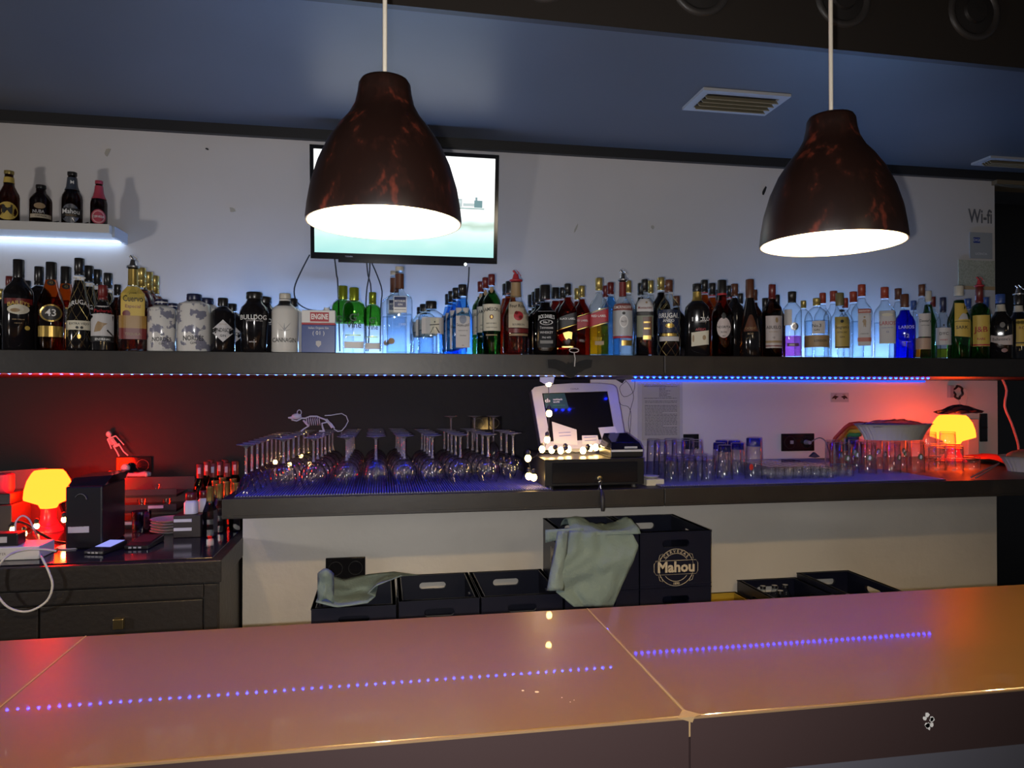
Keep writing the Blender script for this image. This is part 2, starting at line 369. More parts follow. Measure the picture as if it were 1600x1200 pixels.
def pendant(x, y, zr, label):
    r = empty('pendant_lamp', (x,y,zr), label, 'lamp', 'brown pendant lamps over the bar')
    outer = [(.140,0),(.1405,.006),(.138,.030),(.132,.065),(.120,.105),(.103,.143),(.084,.172),(.066,.194),(.054,.216),(.049,.238),(.047,.254),(.043,.261),(.030,.2645),(.006,.266)]
    inner = [(r_-.004 if r_ > .02 else r_, z-.004) for r_, z in outer]; inner[0] = (.1375,0)
    MB().lathe(outer+[(.006,.262)]+[],48,cap0=False,cap1=False).build('shade', shade_m, r, True)
    MB().lathe(inner,48,cap0=False,cap1=False).build('shade_lining', inner_m, r, True)
    MB().lathe([(.1375,0),(.140,0)],48,cap0=False,cap1=False).build('rim', inner_m, r)
    MB().lathe([(.018,.215),(.018,.13),(.021,.125),(.021,.12)],16).build('socket', WHPL, r)
    MB().sphere((0,0,.082),.032,16,10,(1,1,1.15)).build('bulb', bulb_m, r, True)
    MB().tube([(0,0,.264),(0,0,ZC+.62-zr)],.0042,8).build('cord', pr('cream_cord',(.60,.54,.44),.45), r, True)
    return r
pendant(.004,1.34,E+.305,'brown mottled pendant lamp hanging in front of the television')
pendant(.906,1.34,E+.300,'brown mottled pendant lamp hanging over the right of the bar')
pendant(-.90,1.34,E+.305,'brown pendant lamp over the bar beyond the left picture edge')
pendant(1.81,1.34,E+.300,'brown pendant lamp over the bar beyond the right picture edge')
# ------------------------------------------------------------------ television
def bilerp(a,b,c,d,u,v): return (a*(1-u)+b*u)*(1-v)+(d*(1-u)+c*u)*v
xl = X2(484.5,3.53)[0]; xr = X2(777,3.53)[0]
tvw = xr-xl; tvh = .525
tv = empty('television', ((xl+xr)/2, 3.585, pY(630,408,3.57).z), 'wall mounted flat television showing a bright outdoor scene', 'television')
tv.rotation_euler = (.13,0,0)
a = tvw/2
MB().box(-a+.02,a-.02,-.035,.0,.02,tvh-.02).build('back_shell', BLACKP, tv)
for (u0,u1,v0,v1) in ((-a,a,0,.030),(-a,a,tvh-.018,tvh),(-a,-a+.018,.030,tvh-.018),(a-.018,a,.030,tvh-.018)):
    MB().box(u0,u1,-.045,-.034,v0,v1).build('bezel_side', BLACKG, tv)
sm = bpy.data.materials.new('lit_screen'); sm.use_nodes = True; nt = sm.node_tree; nt.nodes.remove(nt.nodes['Principled BSDF'])
tc = nt.nodes.new('ShaderNodeTexCoord'); sp = nt.nodes.new('ShaderNodeSeparateXYZ'); nz = nt.nodes.new('ShaderNodeTexNoise'); nz.inputs['Scale'].default_value = 5
ad = nt.nodes.new('ShaderNodeMath'); ad.operation = 'MULTIPLY_ADD'; ad.inputs[1].default_value = .16
r1 = nt.nodes.new('ShaderNodeValToRGB'); el = r1.color_ramp.elements
el[0].position = .05; el[0].color = (.30,.58,.56,1); el[1].position = .62; el[1].color = (1.0,1.0,1.0,1)
q = el.new(.22); q.color = (.42,.66,.62,1); q = el.new(.34); q.color = (.62,.80,.78,1); q = el.new(.40); q.color=(.40,.52,.44,1); q = el.new(.46); q.color=(.75,.88,.86,1); q = el.new(.5); q.color=(.9,1,.98,1)
nt.links.new(tc.outputs['Generated'], sp.inputs[0]); nt.links.new(tc.outputs['Generated'], nz.inputs['Vector'])
nt.links.new(nz.outputs['Fac'], ad.inputs[0]); nt.links.new(sp.outputs['Z'], ad.inputs[2]); nt.links.new(ad.outputs[0], r1.inputs[0])
e2 = nt.nodes.new('ShaderNodeEmission'); e2.inputs[1].default_value = 1.5; nt.links.new(r1.outputs[0], e2.inputs[0]); nt.links.new(e2.outputs[0], nt.nodes['Material Output'].inputs[0])
scr = MB().box(-a+.018,a-.018,-.038,-.036,.030,tvh-.018).build('screen', sm, tv)
for (u0,u1,v0,v1,c) in ((.20,.27,.27,.31,(.55,.66,.66)),(.275,.33,.275,.29,(.6,.7,.7)),(.33,.37,.27,.305,(.20,.34,.36)),(.205,.265,.288,.302,(.8,.9,.9)),(.335,.345,.30,.32,(.25,.38,.4)),(.2,.38,.262,.268,(.35,.5,.48))):
    MB().box(u0,u1,-.0388,-.0381,v0,v1).build('screen_image', em('screen_%d'%int(u0*1000+v0*100000),c,1.0), scr)
MB().box(-.32,.30,-.044,-.004,-.014,0).build('lower_bar', BLACKG, tv)
text('TOSHIBA', .009, lambda u,v:(u-.27,-.0456,.014+v), GREYW, tv, 'lettering')
o = MB().sphere((.29,-.05,-.006),.0075,10,6).build('power_light', em('tv_led',(.9,1,.95),3), tv)
MB().box(-.15,.15,.0,.07,.15,.35).build('wall_bracket', BLACKP, tv)
def cable(name, pts, r, m, label, cat='cable', sub=3, n=6, group=None):
    P = [Vector(p) for p in pts]; out = []
    for i in range(len(P)-1):
        p0 = P[max(0,i-1)]; p1 = P[i]; p2 = P[i+1]; p3 = P[min(len(P)-1,i+2)]
        for k in range(sub):
            t = k/sub
            out.append(.5*((2*p1)+(-p0+p2)*t+(2*p0-5*p1+4*p2-p3)*t*t+(-p0+3*p1-3*p2+p3)*t*t*t))
    out.append(P[-1])
    o = MB().tube(out, r, n).build(name, m, None, True)
    return tag(o, label, cat, group)
def wp(pts, Y): return [pY(x,y,Y) for x,y in pts]
cable('television_cable', wp([(484,398),(470,425),(460,450),(463,470),(478,482),(500,486),(515,484),(524,492),(522,549)],3.60), .0035, BLKP, 'black television cable looping out to the left', sub=4)
cable('television_cable', wp([(523,405),(526,430),(528,447),(531,549)],3.58), .0035, BLKP, 'short black television cable dropping behind the green bottles')
cable('television_cable', wp([(573,410),(575,430),(580,458),(575,549)],3.58), .0032, BLKP, 'black television cable, left of the middle pair')
cable('television_cable', wp([(578,410),(577,430),(572,465),(572,549)],3.57), .0032, BLKP, 'black television cable, right of the middle pair')
cable('television_cable', wp([(581,411),(590,432),(597,455),(595,480),(594,549)],3.59), .0035, BLKP, 'black television cable bending right towards the clear bottle')
cable('television_cable', wp([(733,417),(732,440),(729,470),(729,550)],3.60), .0035, BLKP, 'black cable under the right end of the television')
# ------------------------------------------------------------------ led strips
def strip(label, x0, x1, Y, Z, pitch, sz, m, facing, backing=True):
    r = empty('led_strip', ((x0+x1)/2, Y, Z), label, 'led strip', 'led strips on the shelves')
    L = x1-x0
    MB().box(-L/2,L/2,-.006,.006,-.0015,.0).build('strip_tape', pr('strip_tape_white',(.4,.4,.42),.5), r)
    n = int(L/pitch); base = None
    for k in range(n):
        if base is None:
            base = MB().lathe([(sz*.5,0),(sz*.42,-facing*.6),(sz*.2,-facing)],8).build('led', m, r, True); o = base
        else: o = base.copy(); COL.objects.link(o)
        o.location = (-L/2+pitch*(k+.5), 0, -.0016)
    return r
led_blue = em('blue_led_glow', (.0015,.0115,1.0), 110)
led_blue_l = em('dim_blue_led_glow', (.006,.020,1.0), 420)
strip('bright blue led strip under the upper shelf at right', X2(988,2.78)[0], X2(1456,2.78)[0], 2.78, ZS0-.0005, .0262, .011, led_blue, .005)
strip('fine blue led strip under the upper shelf at left', X2(-60,2.66)[0], X2(962,2.66)[0], 2.66, ZS0-.0005, .0315, .0085, led_blue_l, .0005)
def glow_bar(label, x0, x1, Y, Z, m, h=.008):
    r = empty('led_strip', ((x0+x1)/2, Y, Z), label, 'led strip', 'led strips on the shelves')
    L = x1-x0
    MB().box(-L/2,L/2,-.006,.006,0,.003).build('strip_tape', WHPL, r)
    MB().box(-L/2,L/2,-.005,.005,.0032,.0032+h).build('diffuser', m, r)
    return r
WB = em('ice_blue_led_glow',(.24,.46,1.0),140); WB2 = em('soft_ice_blue_led_glow',(.38,.58,1.0),25)
glow_bar('ice blue led strip lying behind the bottles below the television', X2(320,3.6)[0], X2(790,3.6)[0], 3.53, ZS1, WB)
glow_bar('ice blue led strip lying behind the bottles at right', X2(1185,3.6)[0], X2(1425,3.6)[0], 3.53, ZS1, WB)
glow_bar('faint led strip lying behind the dark bottles in the middle', X2(795,3.6)[0], X2(1180,3.6)[0], 3.53, ZS1, WB2)
glow_bar('faint led strip lying behind the leftmost bottles', X2(-100,3.6)[0], X2(315,3.6)[0], 3.53, ZS1, WB2)
glow_bar('added deep blue glow bar lighting the wall under the right shelf', X2(990,3.6)[0], X2(1450,3.6)[0], YW-.025, ZS0-.0125, em('added_wall_glow_blue',(.008,.05,1.0),3.2))  # added source, makes the blue band of light on the wall below the strip
# small white shelf with beer bottles
pb = pY(186,372,YW); ZB = pY(172,356,3.53).z
bs_ = empty('beer_shelf', (-2.2,YW,ZB), 'small white floating shelf with four beer bottles', 'shelf')
xe = X2(176,3.5)[0]
MB().box(-1.4,xe+2.2,-.20,-.001,-.040,0).build('shelf_board', pr('white_shelf_lacquer',(.62,.60,.57),.4), bs_, bevel=.002)
MB().box(xe+2.2+.001,xe+2.2+.012,-.17,-.001,-.052,-.002).build('end_cap', pr('frosted_end',(.5,.55,.62),.2), bs_)
MB().box(-1.4,xe+2.19,-.03,-.01,-.0445,-.0405).build('led_line', em('shelf_led_glow',(.45,.65,1.0),9), bs_)
# ------------------------------------------------------------------ bottles
STY = {
 'std':  ([(.90,0),(1,.012),(1,.60),(.97,.64),(.82,.69),(.56,.735),(.40,.77),(.34,.81),(.33,.90)], .84, .37),
 'low':  ([(.90,0),(1,.012),(1,.52),(.96,.57),(.80,.63),(.55,.69),(.42,.75),(.36,.82),(.35,.90)], .80, .40),
 'slope':([(.94,0),(1,.012),(1,.50),(.95,.55),(.75,.63),(.53,.72),(.42,.80),(.37,.88)], .84, .41),
 'wine': ([(.92,0),(1,.012),(1,.62),(.93,.68),(.66,.735),(.38,.77),(.34,.80),(.33,.9)], .78, .37),
 'squat':([(.95,0),(1,.015),(1,.80),(.92,.83),(.62,.86),(.45,.885),(.42,.93)], .895, .46),
 'apoth':([(.95,0),(1,.015),(1,.70),(.88,.755),(.60,.80),(.44,.83),(.42,.9)], .85, .43),
 'bull': ([(.78,0),(.84,.02),(1,.60),(1,.66),(.88,.75),(.62,.81),(.52,.86),(.52,.9)], .885, .56),
 'tall': ([(.92,0),(1,.012),(1,.615),(.93,.66),(.55,.70),(.36,.73),(.33,.78),(.33,.95)], .965, .33),
 'jd':   ([(.94,0),(1,.012),(1,.56),(.93,.60),(.62,.66),(.44,.70),(.40,.75),(.40,.85)], .80, .45),
 'cone': ([(.94,0),(1,.012),(.98,.30),(.80,.48),(.55,.64),(.38,.76),(.34,.86)], .80, .40),
 'dome': ([(.95,0),(1,.012),(1,.62),(.93,.70),(.76,.77),(.50,.82),(.30,.85),(.26,.9)], .87, .30),
 'beer': ([(.92,0),(1,.012),(1,.50),(.95,.56),(.72,.64),(.54,.71),(.46,.80),(.40,.93),(.42,.95)], .94, .47),
 'stub': ([(.92,0),(1,.012),(1,.60),(.95,.66),(.70,.76),(.46,.82),(.42,.93)], .93, .46),
}
def prof_r(pf, t):
    for (r0,z0),(r1,z1) in zip(pf, pf[1:]):
        if t <= z1: return r0+(r1-r0)*max(0,(t-z0))/max(1e-6,(z1-z0))
    return pf[-1][0]
CLEAR = gl('clear_bottle_glass',(.93,.96,.97),.35,.6,.05)
DARKG = gl('near_black_bottle_glass',(.10,.075,.06),.3,.5,.05)
BROWN = gl('dark_brown_bottle_glass',(.22,.09,.04),.3,.5,.05)
AMBER = gl('amber_liquor_glass',(.72,.27,.06),.35,.5,.05)
REDAM = gl('red_amber_liquor_glass',(.55,.10,.045),.35,.5,.05)
GREEN = gl('green_bottle_glass',(.13,.33,.09),.3,.5,.05)
LIME = gl('lime_green_glass',(.28,.62,.14),.4,.5,.05)
BLUEG = gl('pale_blue_bottle_glass',(.36,.66,.92),.35,.6,.05)
COBALT = gl('cobalt_blue_bottle_glass',(.03,.07,.70),.3,.5,.05)
CERAM = pr('white_ceramic_bottle',(.62,.60,.56),.22,0,.5,.3)
BLKB = pr('opaque_black_bottle',(.008,.007,.008),.10)
MAPM = pr('white_bottle_with_grey_map',(.62,.60,.57),.22,0,.5,.3,noisy=((.20,.20,.26),26,.54,.57))
W_LIQ = gl('clear_liquor',(.86,.92,.98),.6,.2,.02)
BCAP = pr('black_cap',(.014,.013,.013),.28); RCAP = pr('dark_red_cap',(.12,.014,.012),.3); NCAP = pr('navy_cap',(.012,.014,.05),.35)
GCAP = pr('gold_cap',(.42,.32,.10),.3,.6); LCAP = pr('lime_gold_cap',(.28,.34,.03),.25,.6); BRCAP = pr('brown_cap',(.10,.035,.018),.35)
ORCAP = pr('orange_red_cap',(.30,.045,.02),.35); CUCAP = pr('copper_cap',(.45,.22,.12),.3,.8); WCAP = pr('cream_cap',(.50,.47,.40),.4); BLCAP = pr('blue_cap',(.03,.07,.25),.35)
REG = []; DEFER = []; RAD = {}
def settle(cx, Y, R):
    for k in range(160):
        X = X2(cx, Y)[0]
        if all(math.hypot(X-a, Y-b) > R+c+.001 for a,b,c in REG) or Y > 3.36: break
        Y += .005
    return Y
def rdup(root, cx, Y, dz, label):
    def go():
        R = RAD[root.name]; y = settle(cx, Y, R); X = X2(cx, y)[0]; REG.append((X,y,R))
        dup(root, (X, y, root.location.z), label)
    DEFER.append(go)
def bottle(name, cx, ytop, w_, Y, sty, gm, cap, label, items=(), e=2, dy=1, pour=None, liq=None, base=None, cat='bottle', group='bottles on the upper shelf', neck=None, rz=0, capz=None, now=False, seg=20):
    base = ZS1 if base is None else base
    if base == ZS1 and Y > Y1+.03 and not now:
        DEFER.append(lambda: bottle(name,cx,ytop,w_,Y,sty,gm,cap,label,items,e,dy,pour,liq,base,cat,group,neck,rz,capz,True)); return
    if base == ZS1:
        X, z = X2(cx, Y); R = w_*z/FPX/2*.99
        if Y > Y1+.03: Y = settle(cx, Y, R)
        else:
            for (a,b,c) in REG:
                d_ = math.hypot(X-a, Y-b)-c-.0006
                if d_ < R:
                    if d_ > .86*R: w_ = w_*d_/R; R = d_
                    else: Y = settle(cx, Y, R); break
        X = X2(cx,Y)[0]; REG.append((X,Y,R))
    X, z = X2(cx, Y); H = (pY(cx, ytop, Y).z - base); R = w_*z/FPX/2*(.99 if e == 2 else .98)
    pf, zc, rc = STY[sty]
    if capz: zc = capz
    root = empty(name, (X,Y,base+.0003), label, cat, group, rz-math.atan2(X,Y)); RAD[root.name] = R
    pts = [(r*R, t*H) for r,t in pf if t < zc+.02] if cap else [(r*R, t*H) for r,t in pf]+[(pf[-1][0]*R, H)]
    n = 28 if e > 2 else seg
    body = MB().lathe([(.001,0)]+pts, n, e=e, dy=dy, cap0=False).build('glass_body', gm, root, True)
    # necks stay round
    if e > 2:
        for v in body.data.vertices:
            t = v.co.z/H; q = min(1,max(0,(t-.60)/.12))
            rr = prof_r(pf,t)*R
            l = math.hypot(v.co.x, v.co.y)
            if l > 1e-4 and q > 0:
                a = math.atan2(v.co.y/dy, v.co.x)
                v.co.x = v.co.x*(1-q)+rr*math.cos(a)*q; v.co.y = v.co.y*(1-q)+rr*math.sin(a)*q
    if cap:
        c0 = zc*H; rr = rc*R
        MB().lathe([(rr*.97,c0),(rr,c0+.002),(rr,c0+.012),(rr*.96,c0+.0125),(rr*.96,c0+.0145),(rr,c0+.015),(rr,H-.002),(rr*.93,H),(.001,H)],16,cap1=False).build('cap', cap, root, True)
    if liq:
        lm, lv = liq
        MB().lathe([(.001,.006)]+[(r*R*.93, max(.006,t*H)) for r,t in pf if t < lv]+[(prof_r(pf,lv)*R*.93,lv*H),(.001,lv*H)], n, e=e, dy=dy, cap0=False,cap1=False).build('liquid', lm, root, True)
    if neck:
        v0, v1, nm = neck
        k = [v0+(v1-v0)*i/4 for i in range(5)]
        MB().lathe([(prof_r(pf,t)*R+.0007, t*H) for t in k],16,cap0=False,cap1=False).build('neck_foil', nm, root, True)
    def front(u, v, eps):
        t = v/H; rr = prof_r(pf, t)*R; q = abs(u)/rr
        if q > .985: q = .985
        yy = rr*dy*(1-q**e)**(1/e)
        return (max(-rr*.985,min(rr*.985,u)), -yy-eps, v)
    last = None; eps = .0006
    for it in items:
        k = it[0]; eps += .0004
        if k == 'patch':
            _,u0,u1,v0,v1,m = it[:6]; sl = it[6] if len(it) > 6 else 0; mb = MB(); nu, nv = 12, 4; vs = []
            for j in range(nv+1):
                for i in range(nu+1):
                    uu = (u0+(u1-u0)*i/nu)*R; vv = (v0+(v1-v0)*j/nv)*H + sl*uu
                    vs.append(front(uu, vv, eps))
            mb.add(vs, [(j*(nu+1)+i, j*(nu+1)+i+1, (j+1)*(nu+1)+i+1, (j+1)*(nu+1)+i) for j in range(nv) for i in range(nu)])
            last = mb.build('label', m, root)
        elif k in ('disc','ring'):
            _,u,v,ru,rv,m = it[:6]; N = 24; vs = []; ex = it[6] if len(it) > 6 else 1
            for q in ((0,.5,1) if k == 'disc' else (.82,1)):
                for i in range(N):
                    a = 2*PI*i/N; ca, sa = math.cos(a), math.sin(a)
                    if ex != 1: d_ = abs(ca)+abs(sa); ca /= d_; sa /= d_
                    vs.append(front(u*R+q*ru*R*ca, v*H+q*rv*R*sa, eps))
            nr = 3 if k == 'disc' else 2
            last = MB().add(vs, [(r_*N+i, r_*N+(i+1)%N, (r_+1)*N+(i+1)%N, (r_+1)*N+i) for r_ in range(nr-1) for i in range(N)]).build('emblem', m, last or root)
            if last.parent != root: last = last.parent
        elif k == 'poly':
            _,u,v,P,m = it; lo = min(a for a,b in P); hi = max(a for a,b in P); NC = 16; cols_ = []
            for i in range(NC+1):
                a = lo+(hi-lo)*min(.9995,max(.0005,i/NC)); bs = []
                for (a0,b0),(a1,b1) in zip(P, P[1:]+P[:1]):
                    if (a0-a)*(a1-a) < 0: bs.append(b0+(b1-b0)*(a-a0)/(a1-a0))
                if len(bs) >= 2: cols_.append((a,min(bs),max(bs)))
            vs = []
            for a,b0,b1 in cols_:
                for q in range(4): vs.append(front((u+a)*R, v*H+(b0+(b1-b0)*q/3)*R, eps))
            MB().add(vs,[(i*4+q,i*4+4+q,i*4+5+q,i*4+1+q) for i in range(len(cols_)-1) for q in range(3)]).build('emblem', m, last or root)
        elif k == 'txt':
            _,s_,u,v,sz,m = it[:6]; mw = it[6] if len(it) > 6 else 1.7; arc = it[7] if len(it) > 7 else 0
            text(s_, sz*R*1.3, lambda a,b: front(u*R+a, v*H+b, eps), m, last or root, maxw=mw*R, arc=arc/R, bold=.012)
        elif k == 'band':
            _,v0,v1,m = it; ks = [v0+(v1-v0)*i/4 for i in range(5)]
            o = MB().lathe([(prof_r(pf,t)*R+eps, t*H) for t in ks], n, e=e, dy=dy, cap0=False, cap1=False).build('band', m, root, True)
        elif k == 'net':
            _,m,v1 = it; mb = MB()
            for s_ in (-1,1):
                for j in range(7):
                    P = []
                    for i in range(13):
                        t = v1*i/12; rr = prof_r(pf,t)*R+.0012; a = 2*PI*j/7+s_*t*5.2
                        P.append((math.cos(a)*rr, math.sin(a)*rr, t*H+.001))
                    mb.tube(P,.00035,3)
            mb.build('gold_net', m, root)
    if pour:
        mb = MB(); h0 = H
        col, kind = pour
        mb.lathe([(rc*R*.9,h0),(rc*R*1.25,h0+.003),(rc*R*1.25,h0+.008),(rc*R*.7,h0+.012),(rc*R*.45,h0+.03)],14)
        mb.tube([(0,0,h0+.02),(-.002,0,h0+.034),(-.010,0,h0+.044)],.0042,8)
        mb.tube([(.004,0,h0+.02),(.012,0,h0+.036),(.0,0,h0+.046),(.020,0,h0+.024)],.0013,5)
        mb.build('pourer', col, root, True)
    return root
ORD = ['nearest','second','third','fourth','fifth']
def rear(root, spots, desc, Y0):
    for i, (cx, row) in enumerate(spots):
        Y = Y0+.082*row; X = X2(cx, Y)[0]
        lab = '%s, %s one behind the front bottle' % (desc, ORD[i]) if len(spots) > 1 else desc+' just behind the front bottle'
        rdup(root, cx, Y, 0, lab)
Y1 = 2.675
T = lambda s,u,v,sz,m,mw=1.7,arc=0: ('txt',s,u,v,sz,m,mw,arc)
P_ = lambda u0,u1,v0,v1,m,sl=0: ('patch',u0,u1,v0,v1,m,sl)
DK = pr('dark_liqueur_print',(.10,.012,.010),.4); TAN = pr('tan_print',(.30,.20,.10),.5)
# --- left end
bottle('rum_bottle',0,452,30,Y1+.10,'std',DARKG,GCAP,'dark bottle with gold cap cut off at the left picture edge')
bottle('liqueur_bottle',14,432,30,Y1+.16,'std',DARKG,RCAP,'dark red capped bottle behind the cream liqueur, left side')
bottle('liqueur_bottle',42,439,28,Y1+.16,'std',DARKG,BCAP,'black capped bottle behind the cream liqueur, right side')
bottle('cream_liqueur_bottle',28,406,43,Y1,'std',BLKB,BCAP,'black cream liqueur bottle with red and gold arched label',
 [P_(-.85,.85,.50,.56,DRED),T('BAILEYS',0,.512,.30,YELP,1.5,.35),('disc',0,.44,.68,.36,CREAM),('disc',-.2,.43,.3,.14,TAN),T('IRISH CREAM',0,.33,.10,TAN,1.2),('disc',.55,.24,.16,.16,YELP),T('LIQUEUR',.0,.29,.09,TAN,.8)],capz=.80)
bottle('liqueur_bottle',60,417,36,Y1+.085,'wine',BLKB,BCAP,'plain black bottle between the cream liqueur and the 43 liqueur')
b43 = bottle('liqueur_bottle',79,410,38,Y1,'slope',AMBER,BCAP,'amber liqueur bottle with round black 43 emblem',
 [('disc',0,.415,.80,.72,GOLD),('disc',0,.415,.68,.60,BLKP),T('43',0,.415,.62,WHITE),P_(-.9,.9,.15,.27,GOLD),('disc',0,.76,.30,.24,BLKP),T('43',0,.76,.22,GOLD,.5)],liq=(AMBER,.6),capz=.80)
rear(b43,[(102,1.1)],'amber 43 liqueur bottle',Y1)
gnet = pr('gold_wire_net',(.60,.45,.18),.35,.8)
bru = bottle('rum_bottle',123,404,36,Y1,'cone',BLKB,BCAP,'dark rum bottle in gold net with arched white letters',
 [T('BRUGAL',0,.52,.44,WHITE,1.7,.55),P_(-.97,.97,.22,.32,CREAM),T('EXTRA VIEJO',0,.285,.20,BLKP,1.5),('disc',-.15,.245,.12,.12,BLKP),('disc',.2,.245,.12,.12,BLKP),('disc',0,.15,.16,.2,GOLD),('net',gnet,.8),('band',.785,.80,WHITE)],capz=.815)
for i,(cx,r) in enumerate(((138,1.05),(151,2.1),(168,3.2))): rdup(bru,cx,Y1+.082*r,0,['nearest','middle','rearmost'][i]+' of three netted rum bottles behind the front netted one')
bottle('liqueur_bottle',160,446,34,Y1-.005,'low',BLKB,DRED,'dark bottle with a pale picture label of a branch and red script',
 [P_(-.95,.90,.14,.68,GREYW),T('Pacharan',0,.60,.34,REDP,1.4),('poly',-.1,.36,[(-.6,-.5),(-.1,-.4),(.2,.1),(.5,.3),(.1,.35),(-.3,.5),(-.5,.1)],TAN),('poly',.3,.30,[(0,0),(.5,-.5),(.6,-.45),(.1,.12)],BLKP),P_(-.95,.9,.14,.22,BLKP),T('ENDRINAS',0,.17,.2,WHITE,1.3)],capz=.78)
bottle('liqueur_bottle',183,445,28,Y1+.09,'std',BROWN,BCAP,'small dark capped bottle left of the gold labelled tequila')
tq = bottle('tequila_bottle',207,420,43,Y1,'std',CLEAR,None,'tequila bottle with yellow label and metal pourer',
 [P_(-.78,.78,.42,.78,YELP),T('Jose',0,.70,.22,BLKP,1),T('Cuervo',0,.62,.50,BLKP,1.3),T('Especial',0,.53,.26,DRED,1),('disc',-.42,.44,.26,.26,DRED),P_(-.9,.9,.27,.42,pr('gold_brown_print',(.30,.16,.03),.4)),P_(-.9,.9,.14,.27,DRED),T('TEQUILA',0,.20,.2,TAN,1.3)],
 e=4,dy=.85,liq=(AMBER,.70),neck=(.80,.99,GOLD),pour=(SILVER,0))
tqr = bottle('tequila_bottle',220,419,38,Y1+.085,'std',CLEAR,GCAP,'gold capped tequila bottle, nearest of three behind the pourer bottle',liq=(AMBER,.74),neck=(.78,.84,GOLD),now=True)
for i,(cx,r) in enumerate(((231,2),(241,3))): rdup(tqr,cx,Y1+.085*r,0,'gold capped tequila bottle, '+['middle','rearmost'][i]+' of three behind the pourer bottle')
nd = bottle('gin_bottle',252,468,43,Y1,'squat',MAPM,NCAP,'short white gin bottle with grey map, left of the pair',
 [T('NORDÉS',0,.22,.34,BLKP,1.3),T('GIN',0,.14,.17,BLKP),('poly',0,.31,[(-.15,0),(-.04,.04),(0,.16),(.04,.04),(.15,0),(.04,-.04),(0,-.16),(-.04,-.04)],NCAP),('band',.93,.945,WHITE)])
rdup(nd,268,Y1+.12,+.004,'short white map bottle between the two front map bottles')
rdup(nd,279,Y1+.24,0,'short white map bottle hidden deepest between the front pair')
nd2 = bottle('gin_bottle',303,460,49,Y1,'squat',MAPM,NCAP,'wider white gin bottle with grey map, right of the pair',
 [T('NORDÉS',-.05,.22,.34,BLKP,1.2),T('GIN',-.05,.14,.17,BLKP),('poly',-.05,.31,[(-.15,0),(-.04,.04),(0,.16),(.04,.04),(.15,0),(.04,-.04),(0,-.16),(-.04,-.04)],NCAP)])
rdup(nd2,322,Y1+.1,-.006,'white map bottle peeking out behind the wider map bottle')
hk = bottle('gin_bottle',348,466,42,Y1,'apoth',BLKB,BCAP,'black apothecary gin bottle with pale diamond label',
 [('disc',0,.38,1.02,.96,GREYW,2),T("HENDRICK'S",0,.39,.36,BLKP,1.75),T('GIN',0,.29,.22,BLKP),T('DISTILLED',0,.50,.10,TAN,.7)])
rdup(hk,362,Y1+.12,0,'black apothecary bottle just behind the diamond labelled one')
bd = bottle('gin_bottle',397,457,44,Y1,'bull',BLKB,BCAP,'glossy black gin bottle with white lettering and broad neck',
 [T('BULLDOG',-.05,.565,.36,WHITE,1.75),T('LONDON DRY GIN',0,.51,.10,GREYW,1.3),T('natural',-.1,.17,.14,GREYW,.7)])
rdup(bd,412,Y1+.13,-.004,'glossy black broad necked bottle behind the lettered one')
cg = bottle('gin_bottle',445,459,41,Y1,'apoth',CERAM,WCAP,'white ceramic gin bottle with thin leaf drawing',
 [T('CANNAGIN',-.05,.20,.36,BLKP,1.7)]+[('poly',-.05,.34,[(0,0),(math.sin(a)*.12-.05*math.cos(a),math.cos(a)*.3),(math.sin(a)*l,math.cos(a)*l),(math.sin(a)*.12+.06*math.cos(a),math.cos(a)*.3-.05)],pr('grey_print',(.25,.25,.25),.5)) for a,l in ((-1.2,.6),(-.6,.95),(0,.7),(.6,.9),(1.2,.55))],neck=(.78,.87,BCAP),capz=.91)
bottle('gin_bottle',456,467,40,Y1+.13,'apoth',CERAM,BCAP,'white gin bottle with black neck behind the leaf bottle')
# tin
X,z = X2(498.5,Y1); tH = pY(498,486,Y1).z-ZS1; tw = 50.5*z/FPX/2
tin = empty('gin_tin',(X,Y1,ZS1+.0003),'rectangular blue and white oil can shaped gin tin','tin','bottles on the upper shelf')
MB().box(-tw,tw,-.028,.028,0,tH*.655).build('tin_body', pr('royal_blue_tin',(.02,.05,.22),.3), tin, bevel=.002)
MB().box(-tw,tw,-.028,.028,tH*.655+.0002,tH*.70).build('red_stripe', REDP, tin)
MB().box(-tw,tw,-.028,.028,tH*.70+.0002,tH).build('tin_top', WHPL, tin, bevel=.002)
MB().lathe([(.010,tH),(.010,tH+.012),(.001,tH+.012)],12,c=(tw*.45,0,0)).build('screw_cap', WHPL, tin)
ff = lambda e: (lambda u0,v0: (lambda u,v: (u0+u,-.028-e,v0+v)))
bl_ = MB().box(-tw*.5,tw*.62,-.0288,-.0282,tH*.73,tH*.95).build('red_panel', REDP, tin)
text('ENGINE',.026,lambda u,v:(tw*.06+u,-.0291,tH*.84+v),WHITE,tin,maxw=tw*1.0,bold=.03)
text('Italian Organic Gin',.011,lambda u,v:(u,-.0285,tH*.58+v),WHITE,tin,maxw=tw*1.2)
text('( 01 )',.020,lambda u,v:(u,-.0285,tH*.46+v),WHITE,tin,maxw=tw*.7)
MB().prism([(-.009,.0),(-.009,.012),(0,.014),(.009,.012),(.009,0),(0,-.010)],-.0286,-.0281).build('shield_emblem', GREYW, tin, xf=Matrix.Translation((0,0,tH*.19)))
